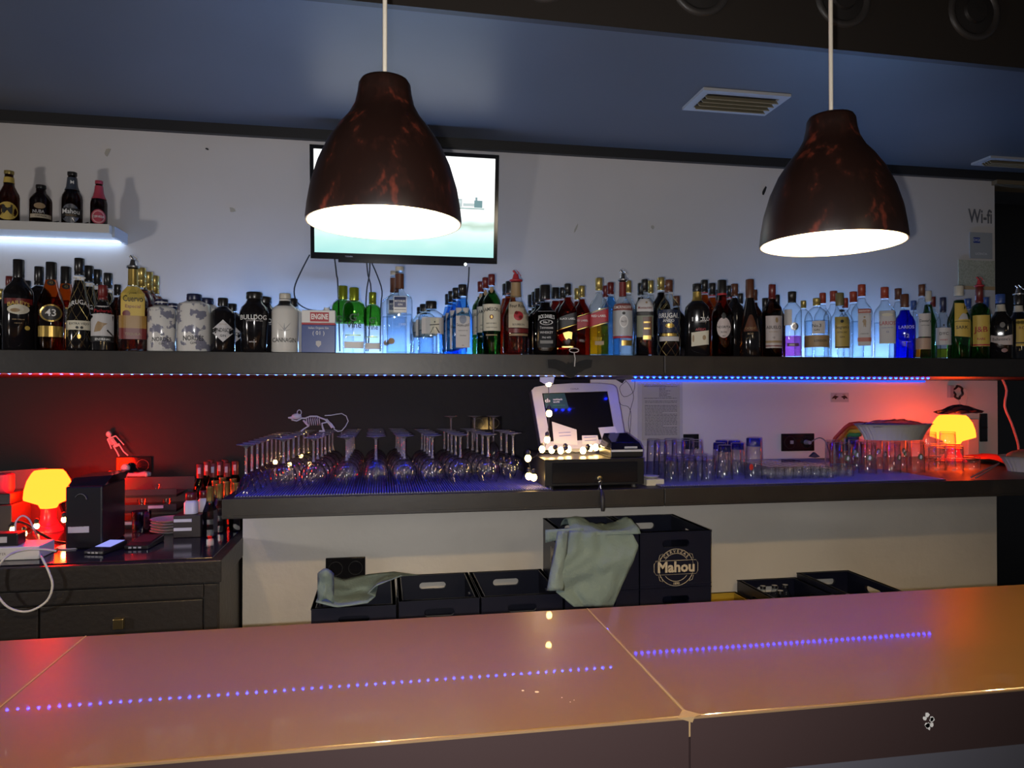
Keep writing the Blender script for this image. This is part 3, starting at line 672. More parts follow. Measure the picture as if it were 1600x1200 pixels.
# green
gv = lambda cx,yt,w_,Y,lab: bottle('gin_bottle',cx,yt,w_,Y,'apoth',CLEAR,LCAP,lab,
  [T("G'",.0,.53,.75,BLKP,.8),T('Vine',.0,.42,.62,BLKP,1.3),P_(-.8,.6,.26,.275,LCAP),P_(-.85,.85,.07,.17,WHITE)] if Y < 2.75 else [T("G'",-.3,.50,.7,BLKP,.8)],capz=.80,e=4,dy=.9,now=True)
for cx,yt,w_,Y,lab in ((553,450,35,Y1,'green topped gin bottle with black script, middle one in front'),(582,457,27,Y1+.005,'green topped gin bottle with black script, right one'),(535.5,447,34,Y1+.12,'green topped gin bottle standing back left beside the tin')):
    r = gv(cx,yt,w_,Y,lab)
    bd_ = [c for c in r.children if c.name.startswith('glass_body')][0]; H_ = max(v.co.z for v in bd_.data.vertices)
    R_ = max(v.co.x for v in bd_.data.vertices)
    MB().lathe([(R_*1.004,H_*.58),(R_*1.004,H_*.84),(R_*.90,H_*.92),(R_*.62,H_*.965),(R_*.47,H_*.99)],28,e=4,dy=.9,cap0=False,cap1=False).build('green_upper', LIME, r, True)
# tall clear
mm = bottle('gin_bottle',624,419,41,Y1,'tall',CLEAR,WCAP,'tall clear square shouldered gin bottle with a blue label',
 [P_(-.45,.55,.47,.66,WHITE),P_(-.40,.50,.53,.65,pr('slate_blue_print',(.05,.06,.15),.4)),T('MARTIN MILLERS',.05,.60,.16,WHITE,.8),T('GIN',.05,.56,.16,WHITE,.5),P_(-.40,.50,.50,.505,NCAP),('disc',-.6,.14,.24,.24,TAN),T('1999',.2,.33,.22,GREYW,.8)],e=5,dy=.8,liq=(W_LIQ,.46),neck=(.76,.93,BRCAP))
rdup(mm,616,Y1+.1,-.001,'tall clear gin bottle just behind the blue labelled one')
rk = bottle('gin_bottle',673.5,471,41,Y1,'apoth',CLEAR,BCAP,'short clear faceted gin bottle with a black brushstroke sign',
 [P_(-.72,.95,.37,.68,GREYW),P_(-.05,.60,.38,.66,CREAM),('poly',.27,.56,[(-.05,.18),(.05,.20),(.06,.08),(-.03,.06)],BLKP),('poly',.27,.54,[(-.38,0),(.36,.07),(.36,.0),(-.38,-.07)],BLKP),('poly',.17,.44,[(-.02,.25),(.04,.24),(-.18,-.2),(-.30,-.30),(-.12,.0)],BLKP),('poly',.37,.44,[(.02,.26),(.30,-.20),(.22,-.24),(-.02,.22)],BLKP)],e=3,dy=.9,liq=(W_LIQ,.45))
rdup(rk,664,Y1+.10,0,'clear faceted gin bottle, nearer of two behind the brushstroke one')
rdup(rk,659,Y1+.18,0,'clear faceted gin bottle, farther of two behind the brushstroke one')
bs1 = bottle('gin_bottle',722.5,445,33,Y1,'slope',BLUEG,BCAP,'pale blue gin bottle with a tall white arched label',
 [P_(-.62,.72,.09,.66,GREYW),T('BOMBAY',.05,.58,.26,BLKP,1.1,.5),('disc',.05,.49,.34,.42,pr('grey_blue_print',(.18,.21,.28),.5)),T('SAPPHIRE',.05,.395,.26,BLKP,1.2,-.4),T('LONDON DRY GIN',.05,.33,.1,BLKP,.9),T('Distilled',.05,.26,.14,BLKP,.9),T('40%',.05,.12,.1,BLKP,.5)],e=4,dy=.9,capz=.83)
rear(bs1,[(713,1.1),(706,2.3),(701,3.4)],'pale blue gin bottle',Y1)
jm = bottle('whiskey_bottle',768,429,29,Y1,'wine',GREEN,RCAP,'green whiskey bottle with cream label and dark red cap',
 [P_(-.98,.95,.29,.62,CREAM),T('JAMESON',0,.555,.42,BLKP,1.75,.15),('disc',0,.46,.22,.26,DRED),('disc',0,.46,.12,.16,GOLD),T('IRISH WHISKEY',0,.38,.13,BLKP,1.3),T('TRIPLE DISTILLED',0,.33,.12,BLKP,1.3),P_(-.6,.6,.23,.245,TAN),('disc',0,.80,.2,.34,TAN)],capz=.86,neck=(.76,.80,GREEN))
rear(jm,[(758.5,1.0),(751,2.3)],'green whiskey bottle',Y1)
fr = bottle('whiskey_bottle',806,441,41,Y1,'slope',CLEAR,None,'bourbon bottle with rose emblem label and red pourer',
 [P_(-.55,.95,.36,.72,pr('beige_label',(.50,.42,.30),.55)),T('Four Roses',.2,.66,.30,BLKP,1.3),('disc',.2,.52,.36,.36,REDP),('disc',.05,.56,.14,.14,DRED),('disc',.35,.50,.14,.14,DRED),T('BOURBON',.2,.40,.16,BLKP,.9),P_(-.55,.95,.29,.35,DRED),P_(-.5,.9,.25,.28,TAN)],liq=(REDAM,.66),neck=(.80,.99,TAN),pour=(REDP,0))
bottle('whiskey_bottle',797,440,36,Y1+.10,'slope',AMBER,BCAP,'bourbon bottle, nearer of two behind the red pourer one')
bottle('whiskey_bottle',792,444,36,Y1+.18,'slope',AMBER,BCAP,'bourbon bottle, farther of two behind the red pourer one')
jd = bottle('whiskey_bottle',851.5,446,38,Y1,'jd',DARKG,BCAP,'square black labelled whiskey bottle with white curved lettering',
 [P_(-.62,.86,.10,.62,BLKB),T("JACK DANIEL'S",.12,.54,.34,WHITE,1.35,.25),('ring',.12,.455,.55,.22,GREYW),T('No.7',.12,.455,.20,WHITE,.7),T('Tennessee',.12,.38,.24,GREYW,1.1),T('WHISKEY',.12,.31,.22,GREYW,1.1),T('70cl 40%',.12,.24,.16,GREYW,1.1),P_(-.4,.66,.155,.20,pr('dim_grey_print',(.14,.13,.12),.5)),P_(-.58,.82,.61,.615,GREYW)],e=6,dy=.95,liq=(REDAM,.56))
rear(jd,[(843,.95),(838,1.8),(832,2.8)],'square black labelled whiskey bottle',Y1)
bottle('whisky_bottle',868,450,36,Y1+.10,'std',REDAM,BCAP,'reddish whisky bottle with black cap, left of the slanted black label')
jb = bottle('whisky_bottle',887,444,30,Y1,'std',REDAM,BCAP,'whisky bottle with slanted black label and gold figure',
 [P_(-.95,.95,.40,.56,BLKP,.30),T('BLACK LABEL',-.02,.50,.22,WHITE,1.6,-0),P_(-.95,.95,.382,.392,GOLD,.30),('poly',0,.26,[(-.5,.35),(.1,.5),(.5,.4),(.35,-.1),(.45,-.35),(.1,-.2),(-.1,-.4),(-.35,-.1)],GOLD),P_(-.6,.6,.10,.12,GOLD)],e=5,dy=.95)
rdup(jb,879,Y1+.10,0,'black capped whisky bottle just behind the slanted black label')
RL = [P_(-.95,.95,.40,.56,REDP,.30),T('RED LABEL',-.02,.50,.24,WHITE,1.6),P_(-.95,.95,.382,.392,GOLD,.30),P_(-.95,.95,.57,.578,GOLD,.30)]
bottle('whisky_bottle',909,447,27,Y1+.10,'std',REDAM,GCAP,'dark red whisky bottle with slanted red label, behind the yellow one',RL,e=5,dy=.95)
bottle('whisky_bottle',902,451,26,Y1+.19,'std',REDAM,GCAP,'gold capped whisky bottle deepest behind the two slanted labels',e=5,dy=.95)
bottle('whisky_bottle',936,435,31,Y1,'std',CLEAR,GCAP,'whisky bottle with slanted red label and bright yellow liquor low in it',RL+[P_(-.4,.5,.13,.18,TAN)],e=5,dy=.95,liq=(gl('bright_yellow_liquor',(.95,.62,.05),.6,.2,.02),.40))
bottle('vodka_bottle',954,442,30,Y1+.12,'std',BLUEG,RCAP,'pale bottle with tall dark red cap left of the metal pourer')
bottle('rum_bottle',946,447,26,Y1+.22,'std',CLEAR,RCAP,'narrow dark red capped bottle right behind the yellow whisky')
sm_ = bottle('vodka_bottle',973,440,32,Y1,'std',CLEAR,None,'clear vodka bottle with silver crest label and metal pourer',
 [P_(-.95,.95,.26,.60,pr('silver_label',(.42,.43,.45),.4)),P_(-.95,.95,.60,.69,pr('dull_red_print',(.20,.05,.04),.5)),T('SMIRNOFF',0,.64,.32,WHITE,1.7),('disc',.12,.45,.42,.60,WHITE),('disc',.12,.45,.34,.50,GREYW),('disc',.12,.56,.16,.14,BLKP),T('No.21',.12,.45,.2,BLKP,.5),P_(-.1,.9,.13,.20,GOLD),P_(-.95,.95,.23,.255,REDP)],liq=(W_LIQ,.5),neck=(.80,.99,DRED),pour=(SILVER,0))
bottle('vodka_bottle',982,439,26,Y1+.10,'std',CLEAR,GCAP,'clear bottle with gold cap right behind the vodka pourer')
bottle('rum_bottle',1007.5,437,29,Y1,'std',CLEAR,BCAP,'rum bottle with white top label and olive picture panel',
 [P_(-.85,.92,.57,.74,GREYW),T('Montecristo',.05,.62,.32,DRED,1.5),('disc',.2,.69,.12,.12,TAN),P_(-.85,.92,.525,.565,BLKP),P_(-.85,.92,.24,.52,pr('olive_print',(.16,.17,.12),.5)),P_(-.2,.75,.20,.50,BRCAP),P_(-.15,.70,.21,.26,GOLD),P_(-.1,.6,.42,.44,GOLD),P_(-.1,.6,.34,.36,GOLD)],e=4,liq=(REDAM,.20))
bottle('rum_bottle',1001,443,25,Y1+.11,'std',DARKG,BCAP,'black capped bottle back left of the olive panelled rum')
bottle('rum_bottle',1017,439,25,Y1+.11,'std',CLEAR,GCAP,'gold capped bottle back right of the olive panelled rum')
bottle('rum_bottle',1045,438,35,Y1,'std',CLEAR,BRCAP,'netted rum bottle with navy label and large white letters',
 [P_(-.95,.95,.30,.60,pr('deep_navy_label',(.012,.018,.05),.4)),T('BRUGAL',0,.52,.46,WHITE,1.75),T('AÑEJO',0,.455,.28,WHITE,1),('disc',.1,.39,.40,.20,GOLD),P_(-.6,.7,.255,.29,GOLD),P_(-.8,.9,.19,.25,GREYW),('net',gnet,.84)],liq=(REDAM,.25))
bottle('rum_bottle',1033,434,30,Y1+.10,'std',DARKG,GCAP,'gold capped bottle behind the netted navy label rum')
bottle('rum_bottle',1057,463,30,Y1+.12,'std',DARKG,BRCAP,'low brown capped bottle between netted and gold necked rums')
bottle('rum_bottle',1089.5,444,39,Y1,'wine',BLKB,BCAP,'broad black rum bottle with gold neck and cream map label',
 [T('BARCELÓ',.28,.50,.34,WHITE,1.35),T('RON DOMINICANO',.28,.465,.1,GREYW,.9),T('AÑEJO',.28,.36,.22,REDP,.8),P_(-.45,.90,.14,.33,CREAM,.12),('disc',.55,.25,.14,.2,TAN),('disc',-.3,.24,.08,.3,TAN)],e=4,dy=.8,neck=(.76,.89,GOLD),capz=.90)
for cx,yt,w_,dY,gm,cp,lab in ((1101,438,30,.11,AMBER,BCAP,'red ringed black cap bottle behind the gold neck, left'),(1113,443,30,.09,AMBER,BCAP,'red ringed black cap bottle behind the gold neck, right'),(1123,453,26,.18,BROWN,BCAP,'low black cap bottle left behind the oval label'),(1140,447,26,.12,BROWN,BCAP,'black cap bottle right behind the oval label')):
    r = bottle('rum_bottle',cx,yt,w_,Y1+dY,'std',gm,cp,lab,[('band',.835,.86,REDP)])
bottle('rum_bottle',1128.5,438,34,Y1,'low',REDAM,BCAP,'rum bottle with upright oval cream label and black cap',
 [('disc',.15,.37,.62,.95,pr('rose_cream_label',(.52,.44,.42),.5)),T('NEGRITA',.15,.375,.24,BLKP,1.2),T('RON',.15,.31,.18,BLKP,.5),('disc',.15,.52,.2,.28,BLKP),T('1857',.15,.26,.14,BLKP,.5),('band',.80,.825,REDP)],liq=(BROWN,.5))
bottle('rum_bottle',1113,480,24,Y1+.04,'low',REDAM,None,'narrow amber bottle with thin white label left of the oval label',[P_(-.5,.1,.3,.8,GREYW)],capz=.9)
bottle('brandy_bottle',1148,444,30,Y1+.08,'std',BLKB,BRCAP,'black brandy bottle with orange brown cap right of the oval label')
bottle('brandy_bottle',1157,459,24,Y1+.14,'std',BLKB,BCAP,'low black capped bottle left of the triangular label')
bottle('rum_bottle',1172,437,32,Y1,'cone',BLKB,BRCAP,'rum bottle with brown triangular label and copper cap',
 [('poly',.05,.42,[(-.62,-.75),(.72,-.75),(.72,-.65),(.35,.45),(.18,.9),(-.08,.9),(-.25,.45),(-.62,-.6)],BRCAP),T('CACIQUE',.05,.36,.26,TAN,1.0),T('RON',.05,.29,.2,TAN,.6)],capz=.76)
bottle('rum_bottle',1179,453,26,Y1+.10,'std',BROWN,BRCAP,'brown capped bottle back right of the triangular label')
ab = bottle('rum_bottle',1207,445,30,Y1,'wine',BROWN,RCAP,'dark rum bottle with tall pale label at the edge of the clear bottles',
 [P_(-.65,.95,.12,.56,pr('pinkish_label',(.46,.40,.39),.5)),T('ABUELO',.15,.40,.36,BLKP,1.45),('disc',.45,.50,.14,.28,TAN),T('RON AÑEJO',.15,.34,.14,TAN,.9),T('12',.15,.26,.2,BLKP,.4),P_(-.65,.95,.19,.22,TAN),P_(-.65,.95,.14,.155,DRED)],capz=.80)
bottle('rum_bottle',1196,466,26,Y1+.13,'wine',BROWN,BCAP,'black capped bottle back left of the tall pale label')
bottle('rum_bottle',1214,461,26,Y1+.13,'wine',BROWN,BCAP,'black capped bottle back right of the tall pale label')
pk = gl('pink_liquor',(.72,.30,.62),.6,.2,.02)
bottle('gin_bottle',1238,456,29,Y1,'apoth',CLEAR,BCAP,'clear bottle with pink liquor and a silver medallion',
 [('disc',.25,.46,.40,.42,SILVER),('disc',.25,.46,.22,.26,GREYW),P_(-.5,.7,.16,.21,pr('violet_print',(.10,.03,.10),.4)),P_(-.8,.0,.48,.72,GREYW),T('PINK',0,.18,.2,WHITE,.8)],liq=(pk,.32),capz=.83)
bottle('gin_bottle',1256,470,28,Y1+.12,'dome',CLEAR,GCAP,'clear bottle with a gold stopper behind the pink liquor')
bottle('gin_bottle',1276.5,466,37,Y1,'dome',CLEAR,GCAP,'domed clear bottle with grey and brown labels and gold stopper',
 [P_(-.35,.65,.39,.60,GREYW),T('No.3',0,.52,.3,BLKP,.7),T('GIN',0,.45,.2,BLKP,.5),P_(-.98,.98,.165,.36,TAN),T('LONDON',.3,.27,.2,BLKP,1),P_(-.98,.98,.36,.365,WHITE)],liq=(W_LIQ,.62))
bottle('gin_bottle',1286,458,26,Y1+.14,'std',CLEAR,ORCAP,'clear bottle with red and white cap above the domed bottle')
bottle('gin_bottle',1303,455,30,Y1+.12,'std',CLEAR,ORCAP,'clear bottle with red cap left of the yellow label')
bottle('gin_bottle',1312.5,458,31,Y1,'low',CLEAR,pr('olive_cap',(.16,.14,.06),.35),'clear gin bottle with yellow label and black seal',
 [P_(-.45,.90,.14,.62,pr('mustard_label',(.42,.31,.08),.5)),("disc",.2,.72,.24,.14,BLKP),T("Seagram's",.22,.46,.34,BLKP,1.2),T('EXTRA DRY',.22,.38,.2,BLKP,.9),('disc',.22,.55,.16,.16,BLKP),T('GIN',.22,.31,.2,BLKP,.5),P_(-.45,.9,.15,.165,BLKP)])
bottle('gin_bottle',1321,466,24,Y1+.10,'std',CLEAR,ORCAP,'clear bottle with red cap right of the yellow label')
bottle('gin_bottle',1334,456,30,Y1+.10,'std',CLEAR,ORCAP,'clear bottle with red cap left of the guardsman label')
bottle('gin_bottle',1347,445,31,Y1,'std',CLEAR,ORCAP,'clear square gin bottle with a walking guardsman on its label',
 [P_(-.35,.85,.16,.66,GREYW),P_(-.35,.85,.60,.66,pr('faded_red_print',(.40,.12,.09),.5)),T('BEEFEATER',.25,.63,.16,WHITE,1),('disc',.25,.545,.09,.1,TAN),('poly',.25,.47,[(-.1,-.45),(-.02,-.1),(-.2,.1),(-.1,.35),(.1,.35),(.18,.1),(.06,-.1),(.14,-.45),(.04,-.45),(0,-.15),(-.04,-.45)],TAN),T('LONDON DRY',.25,.32,.12,BLKP,.8),P_(-.38,.88,.215,.27,pr('faded_red_print',(.40,.12,.09),.5))],e=5,dy=.9,liq=(W_LIQ,.5))
bottle('gin_bottle',1383,449,32,Y1,'std',CLEAR,ORCAP,'clear gin bottle with orange red cap and red lettered label',
 [P_(-.5,.95,.20,.66,GREYW),T('LARIOS',.22,.48,.42,REDP,1.4),('disc',.22,.60,.5,.16,CREAM),T('London Dry Gin',.22,.42,.12,BLUEP,1),T('12',.22,.36,.2,BLUEP,.4),P_(-.5,.95,.20,.22,CREAM)],e=4,dy=.9,liq=(W_LIQ,.5))
bottle('gin_bottle',1404,451,28,Y1+.12,'std',CLEAR,BRCAP,'clear bottle with brown cap back left of the cobalt bottle')
bottle('gin_bottle',1414,460,31,Y1,'low',COBALT,BRCAP,'cobalt blue gin bottle with pale lettering',
 [T('LARIOS',.15,.475,.34,GREYW,1.4),T('12',.15,.34,.42,GREYW,.7),T('PREMIUM GIN',.15,.25,.10,GREYW,.9)],e=4,dy=.9,capz=.79)
bottle('whisky_bottle',1441,445,26,Y1,'std',CLEAR,BRCAP,'whisky bottle with white label and low orange liquor',
 [P_(-.35,.95,.29,.60,GREYW),T("Dewar's",.35,.50,.36,BLKP,1.2),T('WHITE LABEL',.35,.44,.12,BLKP,.9),P_(-.95,.95,.12,.27,pr('salmon_label',(.45,.30,.22),.5)),P_(-.4,.95,.27,.285,BLKP)],liq=(gl('orange_liquor',(.95,.42,.06),.6,.2,.02),.14))
bottle('whisky_bottle',1451,455,24,Y1+.11,'slope',GREEN,WCAP,'green bottle with pale cap behind the white labelled whisky')
bottle('whisky_bottle',1458,464,22,Y1+.17,'std',CLEAR,RCAP,'small dark red capped bottle behind the white labelled whisky')
bottle('gin_bottle',1428,470,22,Y1+.17,'std',CLEAR,BLCAP,'blue capped bottle hidden behind the cobalt bottle')
bottle('whisky_bottle',1474,465,23,Y1,'low',CLEAR,NCAP,'clear whisky bottle with navy cap and D label',
 [P_(-.85,.95,.22,.50,GREYW),T('DYC',.1,.40,.42,BLKP,1.2),T('WHISKY',.1,.30,.22,REDP,1),('disc',.1,.54,.12,.1,BLKP)],liq=(gl('yellow_green_liquor',(.75,.80,.20),.6,.2,.02),.16),capz=.76)
bottle('whisky_bottle',1499,447,33,Y1,'slope',GREEN,WCAP,'green whisky bottle with a sailing ship on a yellow label',
 [P_(-.35,.92,.30,.76,YELP,-.1),T('CUTTY',.25,.70,.32,BLKP,1.1),T('SARK',.25,.42,.32,BLKP,1),('poly',.35,.54,[(-.4,-.1),(.4,-.05),(.3,.4),(.0,.55),(-.25,.25)],GREYW),P_(-.3,.8,.50,.508,BLKP)],capz=.86)
bottle('gin_bottle',1513,467,24,Y1+.13,'std',CLEAR,BLCAP,'blue capped bottle between the two green whisky bottles')
bottle('whisky_bottle',1531,449,30,Y1,'wine',GREEN,RCAP,'green whisky bottle with yellow label, big red letters, red pourer',
 [P_(-.6,.9,.17,.60,YELP),T('J&B',.15,.40,.62,REDP,1.2),T('RARE',.15,.27,.24,REDP,.8),P_(-.6,.9,.18,.20,REDP)],pour=(REDP,0))
bottle('gin_bottle',1541,465,24,Y1+.13,'std',CLEAR,BLCAP,'blue capped bottle left of the chevron label')
bottle('whisky_bottle',1564,460,33,Y1,'low',BLKB,BLCAP,'dark squat whisky bottle with cream chevron label',
 [('poly',.05,.30,[(-.9,.45),(0,.22),(.9,.45),(.9,-.55),(.2,-.55),(-.9,-.2)],pr('rose_cream_label',(.52,.44,.42),.5)),T("Ballantine's",.05,.30,.30,BLKP,1.4),('disc',.15,.52,.22,.26,pr('dim_grey_print',(.14,.13,.12),.5)),('disc',.3,.13,.25,.2,DRED)],e=4,dy=.75,neck=(.73,.84,WCAP),capz=.86)
bottle('rum_bottle',1592,462,31,Y1,'low',gl('smoky_glass',(.5,.52,.58),.35,.6,.05),BCAP,'greyish bottle with yellow label and metal spout at the right edge',
 [P_(-.2,.98,.20,.62,YELP),T('RON',.45,.48,.3,DRED,.8),P_(-.2,.98,.24,.26,BLKP)],neck=(.74,.84,WCAP),pour=(SILVER,0),capz=.86)
bottle('rum_bottle',1618,450,30,Y1,'std',DARKG,BCAP,'dark bottle beyond the right picture edge')
for f_ in DEFER: f_()
# beer bottles
BB = dict(base=ZB, group='beer bottles on the small white shelf')
YB = 3.52
bottle('beer_bottle',12,268,29,YB,'beer',BROWN,GCAP,'tall brown beer bottle with yellow M label',[('disc',-.15,.21,.98,.98,YELP),T('M',-.15,.23,1.1,BLKP,1.2),('band',.77,.88,YELP)],**BB)
bottle('beer_bottle',62,291,31,YB,'stub',BROWN,BCAP,'squat dark beer bottle with a pale strip label',[('disc',-.1,.44,.5,.3,TAN),T('NUBA',-.2,.29,.36,GREYW,1),P_(-.9,.9,.13,.23,pr('beige_label',(.50,.42,.30),.55)),T('CERVEZA',0,.18,.22,BLKP,1)],**BB)
bottle('beer_bottle',111,270,29,YB,'beer',BROWN,BCAP,'tall dark beer bottle with silver oval label',[('disc',-.15,.20,.86,1.05,SILVER),P_(-.98,.9,.14,.30,BLKP),T('Mahou',-.1,.235,.56,WHITE,1.6),T('CLASICA',-.1,.165,.2,TAN,1.2),('band',.66,.90,pr('blue_grey_foil',(.05,.06,.08),.3)),T('M',0,.8,.4,WHITE,.4)],**BB)
bottle('beer_bottle',153,284,24,YB,'beer',BROWN,pr('pink_red_cap',(.42,.05,.08),.35),'smaller beer bottle with pinkish red label and neck',[('disc',-.05,.19,.86,.98,pr('pink_red_label',(.42,.05,.08),.4)),('ring',-.05,.19,.74,.84,pr('pink_pale_ring',(.62,.30,.30),.4)),T('CERVEZA',-.05,.19,.30,WHITE,1.3),('band',.60,.90,pr('pink_red_label',(.42,.05,.08),.4))],**BB)
for i,(x,y,x2,y2) in enumerate(((82,353,92,347),(131,354,138,350))):
    p = pY(x,y,3.47); q = pY(x2,y2,3.49); p.z = ZB+.002; q.z = max(q.z, ZB+.012)
    o = MB().tube([p,q],.002,5).build('bottle_opener', BLKP); tag(o, ['thin dark opener lying between the squat and silver label bottles','thin dark opener lying left of the red label bottle'][i],'opener')
#@@PART3
# ------------------------------------------------------------------ bar mats and glassware on the worktop
def ribmat(label, x0, x1, y0, y1):
    r = empty('bar_mat', ((x0+x1)/2,(y0+y1)/2,ZM1+.0004), label, 'bar mat', 'ribbed bar mats')
    a, b = (x1-x0)/2, (y1-y0)/2
    MB().box(-a,a,-b,b,0,.003).build('mat_base', MATD, r)
    mb = MB(); n = int(2*a/.0095)
    for k in range(n): x = -a+.0095*(k+.5); mb.box(x-.0021,x+.0021,-b,b,.0031,.0062)
    o = mb.build('ribs', MATM, r); o['kind'] = 'stuff'
    return r
XM1 = X2(862,2.66)[0]
ribmat('long ribbed bar mat under the stemmed glasses', XL0+.035, XM1, 2.645, 3.60)
XM2 = X2(1030,2.66)[0]; XM3 = X2(1462,2.7)[0]
ribmat('ribbed bar mat under the tumblers right of the cash register', XM2, XM3, 2.645, 3.58)
ZG = ZM1+.0070
STEM = gl('stemware_glass',(.985,.987,.99),.72,.95,.07,.04,4)
FOOTM = bpy.data.materials.new('solid_stem_glass'); FOOTM.use_nodes = True; b = FOOTM.node_tree.nodes['Principled BSDF']
b.inputs['Transmission Weight'].default_value = .84; b.inputs['Roughness'].default_value = .05; b.inputs['IOR'].default_value = 1.46; b.inputs['Base Color'].default_value = (.97,.98,1,1)
TUMB = gl('tumbler_glass',(.985,.985,.985),.80,.95,.10,.05)
def dbl(outer, th=.0013):
    return outer
def stemglass(loc, label, kind):
    r = empty('balloon_glass' if kind == 'b' else 'wine_glass' if kind == 'w' else 'champagne_glass', loc, label, 'glass', 'upturned stemmed glasses on the bar mat')
    if kind == 'b': out = [(.036,0),(.043,.018),(.0485,.038),(.0485,.052),(.043,.072),(.031,.088),(.017,.096),(.0065,.100)]; hs, hf, rf = .100,.183,.037
    elif kind == 'w': out = [(.037,0),(.034,.010),(.027,.030),(.020,.048),(.011,.062),(.0055,.068)]; hs, hf, rf = .068,.165,.034
    else: out = [(.026,0),(.031,.03),(.031,.06),(.026,.085),(.014,.105),(.0055,.115)]; hs, hf, rf = .115,.232,.035
    inn = [(max(.0015,a-.0012), z) for a, z in out[:-1]]+[(.0012,hs-.008)]
    MB().lathe(inn[::-1]+out,28,cap0=False,cap1=False).build('bowl', STEM, r, True)
    MB().lathe([(.0065 if kind=='b' else .0055,hs),(.0042,hs+.012),(.0038,(hs+hf)/2),(.0045,hf-.006)],12,cap0=False,cap1=False).build('stem', FOOTM, r, True)
    MB().lathe([(.0045,hf-.006),(.009,hf),(.022,hf+.004),(rf,hf+.0075),(rf,hf+.0095),(.018,hf+.009),(.001,hf+.008)],28,cap0=False).build('foot', FOOTM, r, True)
    return r
files = [(443,2.76),(491,2.79),(542,2.82),(588,2.83),(632,2.85),(676,2.86),(719,2.88),(763,2.885),(802,2.94)]
nth = ['front','second','third','fourth','fifth','rearmost']; col = ['leftmost','second','third','fourth','fifth','sixth','seventh','eighth','rightmost']
base = None
for i, (cx, y) in enumerate(files):
    X = X2(cx, y)[0]; n = [6,6,6,6,6,5,5,5,3][i]
    for k in range(n):
        Y = y+.1085*k+random.uniform(-.002,.002); x = X+k*[.0065,.006,.001,-.001,-.004,-.004,-.006,-.008,-.008][i]+random.uniform(-.002,.002)
        if Y > 3.53: continue
        lab = 'upturned balloon glass, %s in the %s file from the left' % (nth[k], col[i])
        if i == 8: lab = 'upturned balloon glass, %s in the rightmost file by the register' % nth[k]
        if base is None: base = stemglass((x,Y,ZG), lab, 'b')
        else: dup(base, (x,Y,ZG), lab)
base = None
for k in range(9):
    Y = 2.715+.095*k; X = X2(385,2.715)[0]+.004*k
    lab = 'upturned wine glass with tall stem at the left mat edge, number %s from the front' % ['one','two','three','four','five','six','seven','eight','nine'][k]
    if base is None: base = stemglass((X,Y,ZG), lab, 'w')
    else: dup(base, (X,Y,ZG), lab)
for (x,Y,l) in ((708,3.47,'tall upturned champagne glass behind the seventh file of balloon glasses'),(745,3.49,'tall upturned champagne glass in front of the black socket'),(776,3.46,'tall upturned champagne glass at the back near the register')):
    X = X2(x,Y)[0]; stemglass((X,3.575 if Y > 3.465 else 3.56,ZG), l, 'c')
# tumblers
def tumbler(name, loc, label, r0, r1, h, group, flutes=0, m=None, blue=None, logo=None):
    r = empty(name, loc, label, 'glass', group)
    th = .0016; mm_ = m or TUMB
    out = [(r0,0),(r0+(r1-r0)*.5,h*.5),(r1,h-.002),(r1*.93,h)]
    MB().lathe([(r1*.9-th,h-.009),(r1-th,h-.012),(r0-th,0)][::1]+out+[(.001,h)],24,cap0=True,cap1=False,flute=.02 if flutes else 0,nfl=flutes).build('glass_wall', mm_, r, True)
    if blue: MB().lathe([(r1*.99,h*.80),(r1*1.0,h-.004),(r1*.9,h+.0006),(.001,h+.0006)],24,cap0=False,cap1=False).build('tinted_base', blue, r, True)
    if logo:
        rr = (r0+r1)/2+.0008; pts = []
        for j in range(20): a = 2*PI*j/20; u = math.cos(a)*.013; v = math.sin(a)*.014; aa = u/rr; pts.append((math.sin(aa)*rr,-math.cos(aa)*rr,h*.52+v))
        e_ = MB().add(pts,[tuple(range(20))]).build('printed_emblem', logo[0], r)
        pts = []
        for u,v in ((-.006,-.006),(.002,-.010),(.007,.000),(.003,.008),(-.003,.007)): aa = u/rr; pts.append((math.sin(aa)*(rr+.0005),-math.cos(aa)*(rr+.0005),h*.52+v))
        MB().add(pts,[tuple(range(5))]).build('emblem_shape', logo[1], e_)
    return r
def grid(fn, name_fn, cx, Y, nx, ny, dx, dyy, base_r, z=ZG, shift=0):
    X = X2(cx,Y)[0]; b_ = base_r
    for j in range(ny):
        for i in range(nx):
            loc = (X+dx*i+shift*j+random.uniform(-.0008,.0008), Y+dyy*j, z); l = name_fn(i,j)
            if b_ is None: b_ = fn(loc,l)
            else: dup(b_,loc,l)
    return b_
NX = ['leftmost','second','third','fourth','fifth','sixth','rightmost']; NY = ['front','second','third','fourth','fifth','sixth','back']
G1 = 'tumblers right of the cash register'
grid(lambda l,t: tumbler('highball_glass',l,t,.030,.026,.102,G1,9), lambda i,j:'fluted short glass, %s in the %s row right of the paper stack' % (['left','middle','right'][i],['front','second'][j]), 1049, 2.76, 3, 2, .079, .075, None, shift=.002)
grid(lambda l,t: tumbler('highball_glass',l,t,.032,.027,.155,G1,9), lambda i,j:'tall fluted clear glass, %s in the %s row below the wall document' % (['left','middle','right'][i],['nearer','farther'][j]), 1032, 2.93, 3, 2, .080, .082, None, shift=-.001)
bt = gl('cobalt_base_glass',(.12,.2,.85),.4,.5,.08)
hb = tumbler('highball_glass',(X2(1132,2.80)[0],2.80,ZG),'tall glass with blue base standing left of the tallest one',.033,.027,.140,G1,0,None,bt)
for (cx,Y,lab) in ((1124,2.93,'tall blue based glass behind the left one'),(1152,2.90,'tall blue based glass in the middle of the cluster'),(1147,3.03,'tall blue based glass at the back of the cluster'),(1127,3.06,'tall blue based glass farthest back left in the cluster')):
    dup(hb,(X2(cx,Y)[0],Y,ZG),lab)
